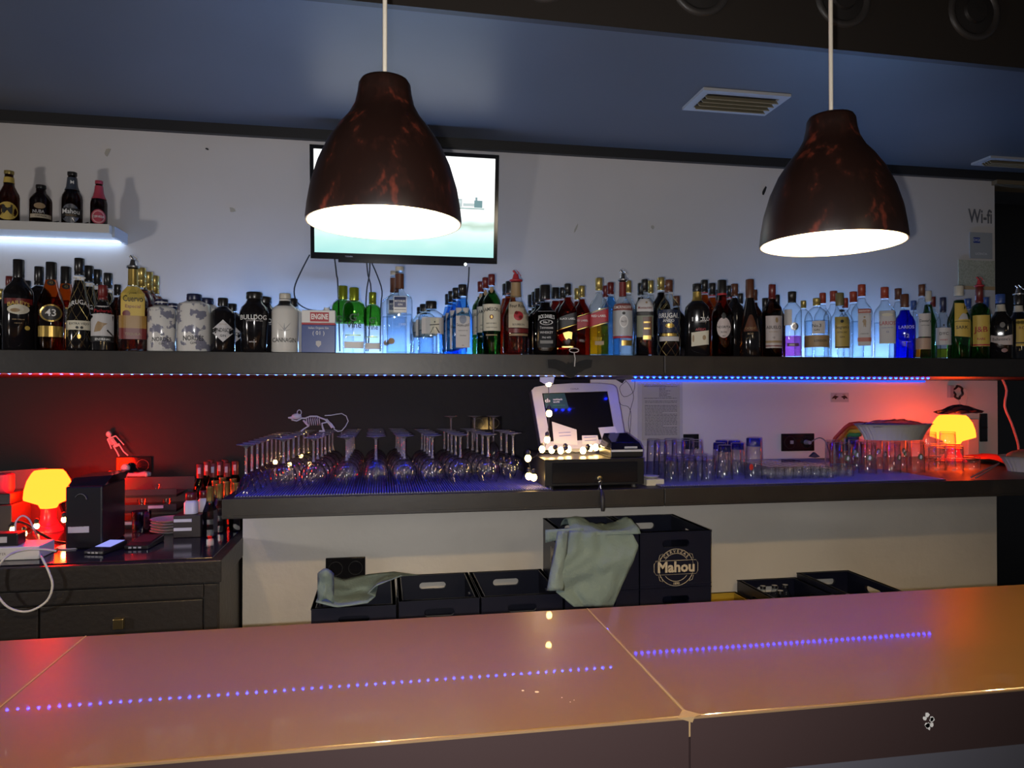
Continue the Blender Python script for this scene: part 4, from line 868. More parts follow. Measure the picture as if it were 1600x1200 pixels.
tumbler('highball_glass',(X2(1177,2.79)[0],2.79,ZG),'tallest clear glass with blue base left of the small glasses',.036,.030,.168,G1,0,None,bt)
r_ = [o for o in bpy.data.objects if o.get('label') == 'tallest clear glass with blue base left of the small glasses'][0]
lg_ = pr('red_logo_print',(.5,.03,.02),.4)
MB().add([(-.030+math.cos(2*PI*j/16)*.009,-.0372+abs(math.cos(2*PI*j/16))*0,.052+math.sin(2*PI*j/16)*.013) for j in range(16)],[tuple(range(16))]).build('printed_emblem', lg_, r_)
G2 = 'shot glasses on the right bar mat'
sh = grid(lambda l,t: tumbler('shot_glass',l,t,.0165,.0195,.052,G2), lambda i,j:'upturned shot glass, %s in the %s row of the larger block' % (NX[i],NY[j]), 1204, 2.76, 7, 7, .0405, .042, None)
grid(None, lambda i,j:'smaller upturned shot glass, %s in the %s row right of the block' % (NX[i],NY[j]), 1287, 2.80, 4, 5, .0405, .042, tumbler('shot_glass',(X2(1287,2.80)[0],2.76,ZG),'smaller upturned shot glass standing alone before the right block',.0155,.0185,.040,G2))
G3 = 'printed jar glasses under the basket'
lgm = (pr('olive_logo_print',(.10,.13,.06),.5), WHITE)
jb_ = None
for j,(xs_,Y) in enumerate((((1316,1355,1393,1430),2.88),((1302,1338,1374,1410),3.02),((1330,1366,1402),3.18))):
    for i,cx in enumerate(xs_):
        lab = 'clear jar glass with printed emblem, %s of the %s row' % (['leftmost','second','third','fourth'][i],['front','middle','back'][j])
        loc = (X2(cx,Y)[0],Y,ZG)
        if jb_ is None: jb_ = tumbler('jar_glass',loc,lab,.038,.036,.138,G3,0,None,None,lgm)
        else: dup(jb_,loc,lab,rz=(.5,-.4,.25,-.1)[i] if j == 0 else random.uniform(-.6,.6))
G4 = 'stacked tumblers before the red lamp'
tb = None
for (cx,Y,k,lab) in ((1463,2.93,0,'lower left tumbler of the stacks before the red lamp'),(1463,2.93,1,'upper left tumbler of the stacks before the red lamp'),(1491,2.90,0,'lower middle tumbler of the stacks before the red lamp'),(1491,2.90,1,'upper middle tumbler of the stacks before the red lamp'),(1518,2.96,0,'lone short tumbler right of the stacks before the red lamp'),
  (1450,3.05,0,'lower back left tumbler by the red lamp'),(1450,3.05,1,'middle back left tumbler by the red lamp'),(1450,3.05,2,'topmost back left tumbler by the red lamp'),(1480,3.06,0,'lower back right tumbler by the red lamp'),(1480,3.06,1,'middle back right tumbler by the red lamp'),(1480,3.06,2,'topmost back right tumbler by the red lamp')):
    loc = (X2(cx,Y)[0],Y,ZG+.0565*k)
    if tb is None: tb = tumbler('tumbler_glass',loc,lab,.036,.034,.056,G4)
    else: dup(tb,loc,lab)
# white basket on the jar glasses
def basket(name, loc, label, a, b, h, m, nfl, group=None, rz=0):
    r = empty(name, loc, label, 'basket', group, rz); N = 96; rings = [(.74,0),(.80,h*.35),(.92,h*.8),(1.0,h),(1.05,h+.003),(.97,h-.001),(.88,h*.75),(.72,.004)]
    vs = []; fs = []
    for j,(q,z) in enumerate(rings):
        for k in range(N):
            t = 2*PI*k/N; fl = 1+(.018*math.cos(nfl*t) if j < 4 else 0)
            vs.append((a*q*fl*math.cos(t), b*q*fl*math.sin(t), z))
    for j in range(len(rings)-1):
        for k in range(N): fs.append((j*N+k,j*N+(k+1)%N,(j+1)*N+(k+1)%N,(j+1)*N+k))
    fs.append(tuple(range(N))[::-1]); fs.append(tuple((len(rings)-1)*N+k for k in range(N)))
    MB().add(vs,fs).build('basket_wall', m, r, True); return r
bw = pr('cream_woven_plastic',(.58,.53,.46),.45)
pb_ = X2(1392,3.0)[0]
bk = basket('oval_basket',(pb_,2.985,ZG+.1395),'oval cream ribbed basket with clear wrap on the jar glasses',.185,.10,.070,bw,40)
mb = MB(); n=14; vs=[]
for i in range(n):
    for j in range(n):
        u=-1+2*i/(n-1); v=-1+2*j/(n-1); d=max(0,1-(u*u+v*v)*.62)
        vs.append((u*.150,v*.078,.062+.030*d*(1+.4*noise.noise(Vector((u*4,v*4,3))))+.006*noise.noise(Vector((u*9,v*9,1)))))
mb.add(vs,[(i*n+j,i*n+j+1,(i+1)*n+j+1,(i+1)*n+j) for i in range(n-1) for j in range(n-1)]).build('plastic_wrap', gl('wrap_film',(.75,.72,.85),.7,.6,.25,.12), bk, True)
# rainbow cloth
rb = empty('rainbow_cloth',(X2(1325,3.28)[0],3.28,ZM1+.12),'rainbow striped cloth bunched behind the oval basket','cloth')
cols = [(.55,.05,.03),(.60,.16,.02),(.62,.42,.03),(.05,.25,.06),(.03,.05,.22),(.10,.02,.14)]
for k,c in enumerate(cols):
    vs=[]; 
    for i in range(2):
        for j in range(9):
            t = j/8; rr = .15-.019*(k+i)
            a_ = PI*(1.0-t*.62)
            vs.append((rr*math.cos(a_)*.95+.05, .012*math.sin(t*9+k)+ .004*k, rr*math.sin(a_)*1.0-.05+.004*math.sin(t*14)))
    f=[(j,j+1,9+j+1,9+j) for j in range(8)]
    o = MB().add(vs,f).build('stripe', pr('rainbow_stripe_%s'%['red','orange','yellow','green','blue','violet'][k],c,.7), rb, True)
    so = o.modifiers.new('thick','SOLIDIFY'); so.thickness = .003
sup = MB().box(-.075,.10,.02,.05,-.12,-.01).build('folded_cloth', pr('rainbow_stripe_red',(.55,.05,.03),.7), rb, bevel=.01)
# basket with bread at the right
rbk = basket('oval_basket',(X2(1612,2.88)[0],2.88,ZM1+.0004),'cream ribbed basket with brown bread at the right edge',.15,.10,.068,bw,34)
MB().sphere((0,0,.068),.115,20,10,(1,.72,.30)).build('bread_loaf', pr('brown_bread',(.30,.16,.07),.7,bump=(30,.4)), rbk, True)
tg = [Vector((X2(1520,2.66)[0],2.66,ZM1+.006)), Vector((X2(1560,2.74)[0],2.74,ZM1+.055))]
o = empty('tongs', tg[0], 'metal tongs leaning on the right basket', 'tongs')
d_ = tg[1]-tg[0]
for s_ in (-1,1): MB().tube([(0,s_*.012,0),tuple(d_*.5+Vector((0,s_*.010,0))),tuple(d_)],.0032,6).build('arm', pr('pinkish_metal',(.5,.42,.42),.3,.7), o, True)
mb = MB(); vs=[]; n=10
xa_, xb_ = X2(1535,3.2)[0], X2(1600,3.2)[0]
for i in range(n):
    for j in range(n): u=i/(n-1); v=j/(n-1); vs.append((xa_+(xb_-xa_)*u, 3.02+.42*v, ZM1+.010+.014*noise.noise(Vector((u*5,v*5,2)))+.012*math.sin(u*7+v*3)*.5+.008))
o = mb.add(vs,[(i*n+j,i*n+j+1,(i+1)*n+j+1,(i+1)*n+j) for i in range(n-1) for j in range(n-1)]).build('red_cloth', pr('red_fabric',(.55,.05,.03),.7), None, True); so=o.modifiers.new('t','SOLIDIFY'); so.thickness=.004; tag(o,'red cloth spread on the worktop right of the red lamp','cloth')
# ------------------------------------------------------------------ red table lamps
shade_e = em('glowing_orange_shade',(13,.84,.06),1.0); shade_l = em('glowing_deep_orange_shade',(95,.80,.06),1.0)
redm = bpy.data.materials.new('red_translucent_base'); redm.use_nodes=True; b=redm.node_tree.nodes['Principled BSDF']; b.inputs['Base Color'].default_value=(.75,.02,.03,1); b.inputs['Roughness'].default_value=.25; b.inputs['Emission Color'].default_value=(1,.01,.02,1); b.inputs['Emission Strength'].default_value=.35
def mushroom(x, Y, z0, R, H, label, se):
    X = X2(x,Y)[0]
    r = empty('table_lamp',(X,Y,z0),label,'lamp','red mushroom table lamps')
    MB().lathe([(R*.62,0),(R*.62,H*.03),(R*.45,H*.10),(R*.32,H*.2),(R*.30,H*.34),(R*.34,H*.40)],32,cap1=False).build('base', redm, r, True)
    MB().lathe([(R*.34,H*.38),(R*.42,H*.44),(R*.80,H*.50),(R*.99,H*.53),(R,H*.56),(R*.97,H*.68),(R*.86,H*.83),(R*.68,H*.95),(R*.58,H*.99),(R*.3,H),(.001,H)],36,cap0=False,cap1=False).build('shade', se, r, True)
    return r
mushroom(77,3.25,ZCAB+.0005,.088,.25,'glowing orange red mushroom lamp on the left cabinet', shade_l)
mushroom(1488,3.34,ZM1+.0005,.105,.245,'glowing orange red mushroom lamp on the right worktop', shade_e)
# ------------------------------------------------------------------ cash register corner
YD = 2.66
xa_, _ = X2(851,YD); xb_, _ = X2(1006,YD); zd1 = pY(930,717,YD).z; zd0 = ZM1+.012
cd = empty('cash_drawer',((xa_+xb_)/2,YD,ZM1),'black steel cash drawer with a key in its lock','cash drawer')
a = (xb_-xa_)/2; hd = zd1-ZM1
MB().box(-a,a,0,.42,.012,hd).build('drawer_case', BLACKP, cd, bevel=.002)
MB().box(-a+.028,a-.028,-.006,-.0005,.022,hd-.012).build('drawer_front', BLACKG, cd, bevel=.002)
for sx in (-1,1):
    for yy in (.03,.39): MB().lathe([(.012,0),(.012,.0115)],12,c=(sx*(a-.03),yy,0)).build('rubber_foot', BLKP, cd)
lk = MB().lathe([(.010,0),(.010,.004),(.006,.006)],18).build('lock', BRASS, cd, True); lk.rotation_euler=(PI/2,0,0); lk.location=(X2(936,YD)[0]-cd.location.x,-.007,pY(936,747,YD).z-ZM1)
zk = pY(936,747,YD).z; xk = X2(936,YD-.02)[0]
k = empty('key',(xk,YD-.022,zk),'key with black fob hanging from the cash drawer lock','key')
MB().box(-.0012,.0012,-.012,.012,-.005,.005).build('key_blade', SILVER, k); MB().tube([(math.cos(t)*.006,-.014,-.012+math.sin(t)*.006) for t in [2*PI*i/12 for i in range(12)]],.0012,5,closed=True).build('ring', SILVER, k, True)
MB().tube([(0,-.014,-.018),(-.006,-.015,-.032),(-.009,-.015,-.040)],.0022,5).build('small_key', SILVER, k); MB().tube([(0,-.014,-.018),(.001,-.015,-.036)],.0012,5).build('chain', SILVER, k)
MB().tube([(.001,-.016,-.038),(.001,-.034,-.052),(.001,-.040,-.070),(.001,-.040,-.100),(.001,-.040,-.116)],.008,10,taper=[.5,.9,1.1,1.1,.8]).build('fob', BLKP, k, True)
YM = 2.93
def qd(u, v): return None
cm = [(827,605),(962,600),(980,700),(846,706)]
P0,P1,P2,P3 = pY(829,606,YM+.06),pY(961,602,YM+.06),pY(978,699,YM),pY(846,704,YM)
mon = empty('register_monitor',(P3+P2)/2,'silver framed touch screen of the cash register with dark screen','monitor')
O = mon.location
ctr=(P0+P1+P2+P3)/4; nrm = (P1-P0).cross(P3-P0).normalized()
if nrm.y > 0: nrm = -nrm
def mp(u, v, d=0):       # u,v in 0..1 from the lower left, d towards the room
    p = (P3*(1-u)+P2*u)*(1-v)+(P0*(1-u)+P1*u)*v - O
    return p + nrm*d
frame_m = pr('silver_grey_plastic',(.36,.36,.42),.35)
def mslab(pts, d0, d1):
    n=len(pts); v=[tuple(mp(u,w_,d0)) for u,w_ in pts]+[tuple(mp(u,w_,d1)) for u,w_ in pts]
    return MB().add(v,[tuple(range(n)),tuple(range(2*n-1,n-1,-1))]+[(i,n+i,n+(i+1)%n,(i+1)%n) for i in range(n)])
out = [(.03,0),(.97,0),(1,.04),(1,.95),(.96,1.0),(.8,1.03),(.5,1.045),(.2,1.03),(.04,1.0),(0,.95),(0,.04)]
mslab(out,-.045,-.001).build('monitor_back', pr('dark_monitor_back',(.05,.05,.06),.4), mon)
for nm,pts in (('frame_side',[(.0,.0),(.115,.13),(.115,.90),(.04,1.0),(0,.95)]),('frame_side',[(1,0),(.89,.13),(.89,.90),(.96,1.0),(1,.95)]),('frame_side',[(0,0),(1,0),(.89,.13),(.115,.13)]),('frame_side',[(.115,.90),(.89,.90),(.96,1),(.8,1.03),(.5,1.045),(.2,1.03),(.04,1)])):
    mslab(pts,0,.012).build(nm, frame_m, mon)
sc_ = mslab([(.115,.13),(.89,.13),(.89,.90),(.115,.90)],.0,.006).build('screen', pr('black_screen',(.006,.006,.008),.08), mon)
text('COALA',.010,lambda u,v: tuple(mp(.5+u/.34,.95+v/.26,.0125)),BLKP,mon,maxw=.05)
stk = mslab([(.13,.66),(.40,.64),(.38,.89),(.13,.89)],.0063,.0068).build('sticker', pr('teal_black_sticker',(.012,.05,.045),.4), mon)
text('cb',.022,lambda u,v: tuple(mp(.165+u/.34,.78+v/.26,.0072)),WHITE,stk,bold=.03)
text('cashback',.0105,lambda u,v: tuple(mp(.285+u/.34,.795+v/.26,.0072)),WHITE,stk,bold=.02); text('world',.0105,lambda u,v: tuple(mp(.265+u/.34,.755+v/.26,.0072)),WHITE,stk,bold=.02)
text('cashbackworld.com',.006,lambda u,v: tuple(mp(.29+u/.34,.70+v/.26,.0072)),pr('green_print',(.08,.30,.10),.5),stk)
for p0,pts in ((0,[(.15,.10),(.42,.06),(.44,.30),(.17,.44)]),(1,[(.48,.07),(.68,.07),(.675,.20),(.49,.205)]),(2,[(.73,.05),(.95,.06),(.90,.33),(.70,.32)])):
    q_ = mslab(pts,.0125,.0131).build('paper_note', GREYW, mon)
    for k_ in range(2):
        cxx = sum(p[0] for p in pts)/4; cyy = sum(p[1] for p in pts)/4+.03-.05*k_
        mslab([(cxx-.07,cyy),(cxx+.07,cyy+.005),(cxx+.07,cyy+.012),(cxx-.07,cyy+.008)],.0133,.0135).build('writing', BLUEP, q_)
zb = zd1-O.z
MB().box(-.10,.055,.0,.14,zb+.0005,zb+.030).build('stand_base', frame_m, mon, bevel=.006)
MB().box(-.05,.05,.04,.10,zb+.03,.05).build('stand_neck', frame_m, mon, bevel=.004)
o=MB().lathe([(.06,0),(.062,.008),(.05,.02),(.03,.027),(.001,.03)],32,c=(-.03,.06,zb+.0306)).build('speaker_dome', frame_m, mon, True)
# receipt printer
pp = empty('receipt_printer',(X2(971,2.76)[0],2.75,zd1+.0004),'small black receipt printer standing on the cash drawer','printer')
pa = .066
MB().box(-pa,pa,-.055,.10,.0,.030).build('printer_base', BLACKP, pp, bevel=.004)
MB().add([(-pa,-.06,.031),(pa,-.06,.031),(pa,.10,.031),(-pa,.10,.031),(-pa+.008,-.035,.058),(pa-.008,-.035,.058),(pa-.016,.085,.088),(-pa+.016,.085,.088)],[(0,3,2,1),(4,5,6,7),(0,1,5,4),(1,2,6,5),(2,3,7,6),(3,0,4,7)]).build('printer_cover', BLACKG, pp, bevel=.004)
MB().box(-pa+.002,pa-.002,-.058,-.0555,.022,.030).build('paper_edge', WHPL, pp)
MB().box(-.012,.040,-.0628,-.0615,.035,.043).build('printer_plate', GREYW, pp)
MB().tube([(.048,-.112,.0),(.058,-.115,.012),(.066,-.10,.003)],.0025,6).build('paper_scrap', WHPL, pp, True) if False else None
# paper stack with saucer
ps = empty('paper_stack',(X2(1018,2.74)[0],2.75,ZM1+.0004),'small stack of cream paper beside the cash drawer','paper stack')
for k_ in range(6): MB().box(-.036,.036,-.05,.06,.004*k_,.004*k_+.0036).build('paper_pad', CREAM, ps)
MB().lathe([(.001,.0245),(.022,.0245),(.034,.033),(.030,.034),(.001,.030)],24,cap0=False,cap1=False).build('saucer', WHPL, ps, True)
# string lights
bulbm = em('warm_string_bulb',(1.0,.62,.20),30)
def string(label, pts, wirepts, rad=.0125, dirs=None, grp='warm string lights'):
    r = empty('string_lights', pts[0], label, 'string lights', grp); O_=Vector(pts[0])
    W=[Vector(p)-O_ for p in wirepts]
    out=[]
    for i in range(len(W)-1):
        for k_ in range(4):
            t=k_/4; m_=W[i].lerp(W[i+1],t); m_.z -= .012*math.sin(PI*t); out.append(m_)
    out.append(W[-1]); MB().tube(out,.0014,5).build('wire', BLKP, r, True)
    for i,p in enumerate(pts):
        q_=Vector(p)-O_
        MB().sphere(q_,rad,12,8,(1,1,1.15)).build('bulb', bulbm, r, True)
        so_ = MB().lathe([(.007,rad),(.0085,rad+.004),(.0085,rad+.015),(.003,rad+.020)],10).build('socket', BLKP, r, True); so_.location = q_
        if len(pts) > 4 and i > 2: so_.rotation_euler = (0, (1.25,-1.2,1.3,.9,-1.0,1.15,-.8)[i%7], (.3,.9,-.6,1.4,2.2,-.3,.5)[i%7])
    return r
bp = [pY(857,599,2.86),pY(858,646,2.86),pY(855,687,2.84),pY(847,702,2.80),pY(862,703,2.78),pY(876,704,2.80),pY(888,702,2.83),pY(911,704,2.80),pY(922,700,2.82),pY(931,699,2.86)]
for p in bp[3:]: p.z = max(p.z, zd1+.015)
string('warm bulb string lights draped over the cash register and drawer', bp, [pY(857,590,2.86)]+bp)
b2 = [pY(825,716,2.72),pY(834,746,2.69),pY(826,744,2.72)]
for p in b2: p.z=max(p.z,ZG+.014)
string('warm bulbs dangling left of the cash drawer', b2, [pY(845,703,2.75)]+b2)
def gset(label, pix, Y, z0):
    q=[pY(x,y,Y) for x,y in pix]
    for p in q: p.z=max(p.z,z0+.013)
    return string(label,q,q,rad=.010)
gset('warm bulb string behind the left stemmed glasses',[(470,712),(484,726),(452,730),(430,722)],3.60,ZG)
gset('warm bulb string around the left red lamp',[(20,827),(38,834),(57,822),(100,812)],3.10,ZCAB)
# bits under the upper shelf: dark wires, bat decoration, corkscrew hook
MBB = MB().prism([(-.085,.028),(-.06,.030),(-.03,.022),(-.012,.012),(-.008,.020),(0,.016),(.008,.020),(.012,.012),(.03,.022),(.06,.030),(.085,.028),(.080,.0),(.055,-.008),(.04,-.018),(.028,-.020),(.012,-.036),(0,-.040),(-.012,-.034),(-.028,-.018),(-.04,-.014),(-.055,-.006),(-.082,-.002)],-.003,.003)
o = MBB.build('bat_decoration', pr('black_felt',(.006,.006,.007),.8)); o.location = pY(891,574,2.607); tag(o,'black bat shaped decoration hanging on the shelf edge','decoration')
o = MB().tube([(math.cos(t)*.018,0,math.sin(t)*.008+.030) for t in [2*PI*i/16 for i in range(16)]],.0018,6,closed=True)
o.tube([(0,0,.022),(.003,-.004,.0),(.0,-.006,-.030)],.002,6); o = o.build('wire_hook', pr('pale_wire',(.55,.52,.5),.4), None, True); o.location = pY(897,560,2.600); tag(o,'pale wire hook with a ring on the upper shelf edge','hook')
for i,(pts,lab,Y) in enumerate((([(975,592),(985,604),(990,620),(985,640),(982,660),(984,676)],'thin dark wire hanging in the corner by the wall document',3.6),([(978,596),(968,606),(975,620),(990,612),(992,594)],'looped thin dark wire under the shelf',3.58),([(962,618),(970,632),(982,636),(986,650),(983,690)],'thin dark wire curling down beside the monitor',3.59))):
    cable('thin_wire', wp(pts,Y), .0013, BLKP, lab, 'wire')
o = MB().prism([(-.04,.02),(.05,.03),(.015,-.02),(-.02,.0)],-.004,.004).build('black_clip', BLKP); o.location = pY(968,593,3.60); tag(o,'small black clip under the shelf beside the first blue lights','clip')
o = MB().prism([(-.03,.01),(.03,.012),(.024,-.016),(.008,-.010),(-.01,-.018),(-.03,-.006)],-.003,.003).build('white_tag', WHPL); o.location = pY(855,592,2.84); o.location.z = ZS0-.014; tag(o,'crumpled white tag under the shelf above the monitor','tag')
# document on the wall
p0 = pY(1003,688,YW-.013); p1 = pY(1062,600,YW-.013)
dc = empty('wall_document',((p0.x+p1.x)/2,YW-.0135,p0.z),'printed document page in a clear sleeve on the white wall','document')
a=(p1.x-p0.x)/2; h=p1.z-p0.z
MB().box(-a,a,-.0015,-.0003,0,h).build('page', pr('document_paper',(.72,.66,.54),.6), dc)
MB().box(-a-.025,a+.015,-.0024,-.0018,-.03,h+.012).build('plastic_sleeve', gl('sleeve_film',(.97,.97,.97),.8,.3,.04,.1), dc)
random.seed(11)
mbt = MB(); z=h*.96
for k_ in range(34):
    z = h*(.95-.026*k_)
    if 1<=k_<=7: u0,u1 = -.1,random.uniform(.2,.7)
    elif k_ in (0,8): u0,u1 = -.9,.85
    else: u0,u1 = -.85,.85 if k_%9 else .1
    if k_ in (9,12): continue
    x=u0*a
    while x < u1*a:
        l=random.uniform(.006,.02); mbt.box(x,min(x+l,u1*a),-.00175,-.0016,z,z+.0028); x+=l+.003
mbt.build('printed_lines', pr('grey_ink',(.16,.14,.12),.6), dc)
text('EXCMO. AYUNTAMIENTO',.010,lambda u,v:(u-a*.3,-.0017,h*.97+v),pr('grey_ink',(.16,.14,.12),.6),dc)
# sticker with two marks
p = pY(1312,621,YW-.013); r = empty('wall_sticker',p,'small pale sticker with two black bat marks under the blue lights','sticker')
MB().box(-.055,.055,-.0012,-.0002,-.026,.026).build('sticker_sheet', GREYW, r)
for s_ in (-1,1):
    MB().prism([(s_*.018-.012*s_,.004),(s_*.030,.012),(s_*.042,.004),(s_*.050,-.008),(s_*.034,-.004),(s_*.026,-.012),(s_*.018,-.002)][::s_],-.0018,-.0013).build('printed_mark', BLKP, r)
    MB().box(s_*.025-.008,s_*.025+.008,-.0018,-.0013,.016,.018).build('printed_line', BLKP, r)
# wall sockets
def socket(x0,x1,y0,y1,Y,label,n=2,off=0):
    a0=pY(x0,y1,Y); a1=pY(x1,y0,Y); r=empty('wall_socket',((a0.x+a1.x)/2,Y,(a0.z+a1.z)/2),label,'socket','black wall sockets')
    a,h=(a1.x-a0.x)/2,(a1.z-a0.z)/2
    MB().box(-a,a,-.010,-.0004,-h,h).build('socket_plate', BLACKG, r, bevel=.003)
    for i in range(n):
        cx=-a+2*a*(i+.5)/n; s_=min(h,a/n)*.72
        o=MB().lathe([(s_,0),(s_,.002),(s_*.92,.002),(s_*.88,-.001),(.001,-.001)],24,cap0=False,cap1=False).build('socket_well', pr('socket_black',(.02,.02,.022),.25), r, True); o.rotation_euler=(PI/2,0,0); o.location=(cx,-.0102,0)
    return r
s1=socket(1220,1271,677,705,YW-.0125,'black double wall socket with a grey plug at the right')
MB().tube([(.045,-.012,.0),(.045,-.05,0)],.014,10,taper=.7).build('plug', pr('grey_plug',(.35,.35,.38),.4), s1, True); MB().box(-.048,-.030,-.014,-.0105,-.008,.010).build('switch', pr('grey_plug',(.35,.35,.38),.4), s1)
cable('plug_cable',[pY(1268,690,3.585),pY(1280,684,3.56),pY(1290,690,3.5),pY(1296,708,3.42),pY(1297,720,3.40)],.003,pr('grey_cable',(.25,.25,.27),.5),'grey cable arching from the right socket plug')
o = MB().prism([(-.028,0),(0,.024),(.03,.0),(.0,-.006)],-.01,.01).build('cable_adapter', pr('blue_grey_adapter',(.06,.08,.14),.4)); o.location=pY(1272,716,3.58); o.location.z=ZG+.0075; tag(o,'small dark adapter lying below the right wall socket','adapter')
socket(1067,1091,678,702,YW-.0125,'black single wall socket behind the tall clear glasses',1)
socket(735,784,650,672,YW-.0005,'black wall socket behind the tall champagne glasses')
socket(1530,1541,646,690,YW-.0125,'black vertical power strip on the wall near the right corner',3)
s3=socket(182,238,713,741,YW-.0005,'black double socket box on the dark wall above the organiser')
# socket lower wall
s4=socket(509,571,869,905,YL-.0005,'black double socket behind the left crate rag')
# ------------------------------------------------------------------ halloween crumple, cable coil, wall box on the right
rnd = random.Random(5)
hp = empty('crumpled_hat',pY(1500,645,3.40),'crumpled black foil hat lying on top of the right red lamp','hat')
hp.location.z = ZM1+.2465
vs=[];n=20
for j,(q,z) in enumerate(((1,.0),(1.05,.012),(.72,.020),(.5,.034),(.28,.040),(.01,.044))):
    for k_ in range(n):
        t=2*PI*k_/n; w2=1+.25*rnd.uniform(-1,1); zz=z+.010*rnd.uniform(0,1) if j else .001+.006*rnd.random()
        vs.append((.120*q*w2*math.cos(t),.05*q*w2*math.sin(t),zz))
MB().add(vs,[(j*n+k_,j*n+(k_+1)%n,(j+1)*n+(k_+1)%n,(j+1)*n+k_) for j in range(5) for k_ in range(n)]+[tuple(range(n))[::-1]]).build('crumpled_foil', pr('black_foil',(.02,.018,.03),.2), hp)
cc = empty('cable_coil',pY(1495,613,3.62),'black coiled cable hanging under the shelf near the right corner','cable')
pts=[(math.cos(t)*(.028+.004*math.sin(3*t)),-.01+.006*math.sin(5*t),math.sin(t)*(.034+.003*math.cos(4*t))) for t in [2*PI*i*4/90 for i in range(91)]]
MB().tube(pts,.006,6).build('coil', BLKP, cc, True)
MB().tube([(0,0,-.03),(.012,-.01,-.06),(.0,-.02,-.09),(.02,-.03,-.12)],.0022,5).build('pale_wire', pr('pale_wire',(.55,.52,.5),.4), cc, True)
MB().tube([(.02,0,.03),(.05,-.01,.02),(.06,-.01,-.03),(.045,-.015,-.07),(.02,-.03,-.11)],.0018,5).build('pale_wire', pr('pale_wire',(.55,.52,.5),.4), cc, True)
MB().box(-.052,-.030,-.012,.012,-.03,.04).build('wall_clip', pr('grey_plug',(.35,.35,.38),.4), cc)
xq,_=X2(1521,3.5); o = bx('wall_box',xq-.035,xq+.035,3.50,YW-.014,ZM1+.001,pY(1521,655,3.5).z,pr('white_box_plastic',(.55,.53,.5),.4),None,.004); tag(o,'tall white box standing behind the right red lamp','box')
cable('pink_cable',[pY(1566,592,3.3),pY(1573,610,3.3),pY(1570,635,3.3),pY(1580,660,3.3),pY(1590,690,3.3),pY(1592,708,3.3)],.006,pr('pink_cable',(.50,.27,.25),.5),'pink cable hanging before the dark doorway at right')
# wifi sign and frames on upper wall
text_o = text('Wi-fi',.125,lambda u,v:(u,0,v),pr('grey_sign_print',(.12,.12,.13),.5),None,'wifi_sign',bold=.02)
text_o.location = pY(1532,339,YW-.001); tag(text_o,'grey wifi lettering on the white wall at top right','sign')
text_o.scale = (.62,.9,.9)
p=pY(1532,385,YW-.0005); r=empty('glass_plaque',p,'pale grey plaque with a small blue mark under the wifi sign','plaque')
MB().box(-.075,.075,-.005,-.0005,-.072,.08).build('plaque_sheet', pr('grey_plaque',(.34,.35,.35),.3), r)
MB().box(-.052,-.008,-.0058,-.0052,.018,.050).build('blue_mark', BLUEP, r); text('DIGI',.022,lambda u,v:(u-.03,-.006,.034+v),WHITE,r); text('LICENCIA',.018,lambda u,v:(u,-.0056,-.045+v),WHITE,r)
p=pY(1525,430,YW-.0005); r=empty('woven_panel',p,'cream woven paper panel on the wall above the green bottles','panel')
pa_=pY(1498,452,YW); pb2=pY(1554,408,YW); a=(pb2.x-pa_.x)/2; h=(pb2.z-pa_.z)/2
MB().box(-a,a,-.006,-.0005,-h,h).build('panel_sheet', pr('woven_cream',(.50,.50,.38),.6,noisy=((.38,.38,.28),120,.4,.6)), r)
MB().box(-a,a,-.0068,-.0062,-h,-h+.02).build('tan_border', pr('tan_border',(.50,.33,.16),.5), r)
# ------------------------------------------------------------------ skeletons
bone = pr('pale_bone_plastic',(.50,.47,.46),.5)
def J(r, name, segs, rad, parent): 
    mb=MB()
    for s_ in segs: mb.tube(s_[0], rad*(s_[1] if len(s_)>1 else 1), 6)
    return mb.build(name,bone,parent,True)
# mouse skeleton, in pixel-derived metres
YS=3.12; k_=X2(500,YS)[1]/FPX
rt = empty('rat_skeleton', pY(500,664,YS), 'small rat skeleton figure walking on the glass feet', 'skeleton figure')
rt.location.z = ZG+.1945
zr = pY(500,664,YS)
S=lambda x,y,d=0: ((x-505)*k_, d, (664-y)*k_)
mb=MB(); mb.sphere(S(470,640),.017,12,8,(1.25,.7,.75)); mb.tube([S(470,641),S(462,642),S(457,642)],.007,6,taper=[1.4,.9,.4]); mb.tube([S(462,645),S(470,647),S(476,644)],.003,5)
mb.tube([(S(474,634)[0]+math.cos(t)*.0085,-.006,S(474,634)[2]+math.sin(t)*.011) for t in [2*PI*i/12 for i in range(12)]],.0018,5,closed=True)
mb.build('skull',bone,rt,True)
sp_=[S(476,643),S(483,643),S(490,640),S(500,640),S(507,643),S(515,646),S(522,652),S(527,659)]
J(rt,'spine',[(sp_,)],.0036,rt)
mb=MB()
for i in range(7):
    x=485+i*3.2
    for sd in (-1,1): mb.tube([S(x,641,0),S(x-.5,645,sd*.013),S(x+.5,651,sd*.010),S(x+1,654,0)],.0013,4)
mb.build('ribs',bone,rt,True)
for sd in (-1,1):
    o_=sd*.014
    J(rt,'front_leg',[([S(480,646,o_),S(484,651,o_),S(488,655,o_)],),([S(488,655,o_),S(480,660,o_),S(477,663,o_-.002)],)],.0028,rt)
    J(rt,'hind_leg',[([S(518,649,o_),S(508,651,o_),S(509,657,o_)],),([S(509,657,o_),S(511,663,o_)],),([S(504,663,o_),S(512,663.4,o_)],)],.0028,rt)
J(rt,'pelvis',[([S(514,645),S(520,652),S(524,658)],1.8)],.0036,rt)
J(rt,'tail',[([S(526,660),S(532,664),S(538,663),S(544,656),S(548,648),S(545,640),S(538,636),S(530,637),S(522,638.5),S(512,639)],)],.0022,rt)
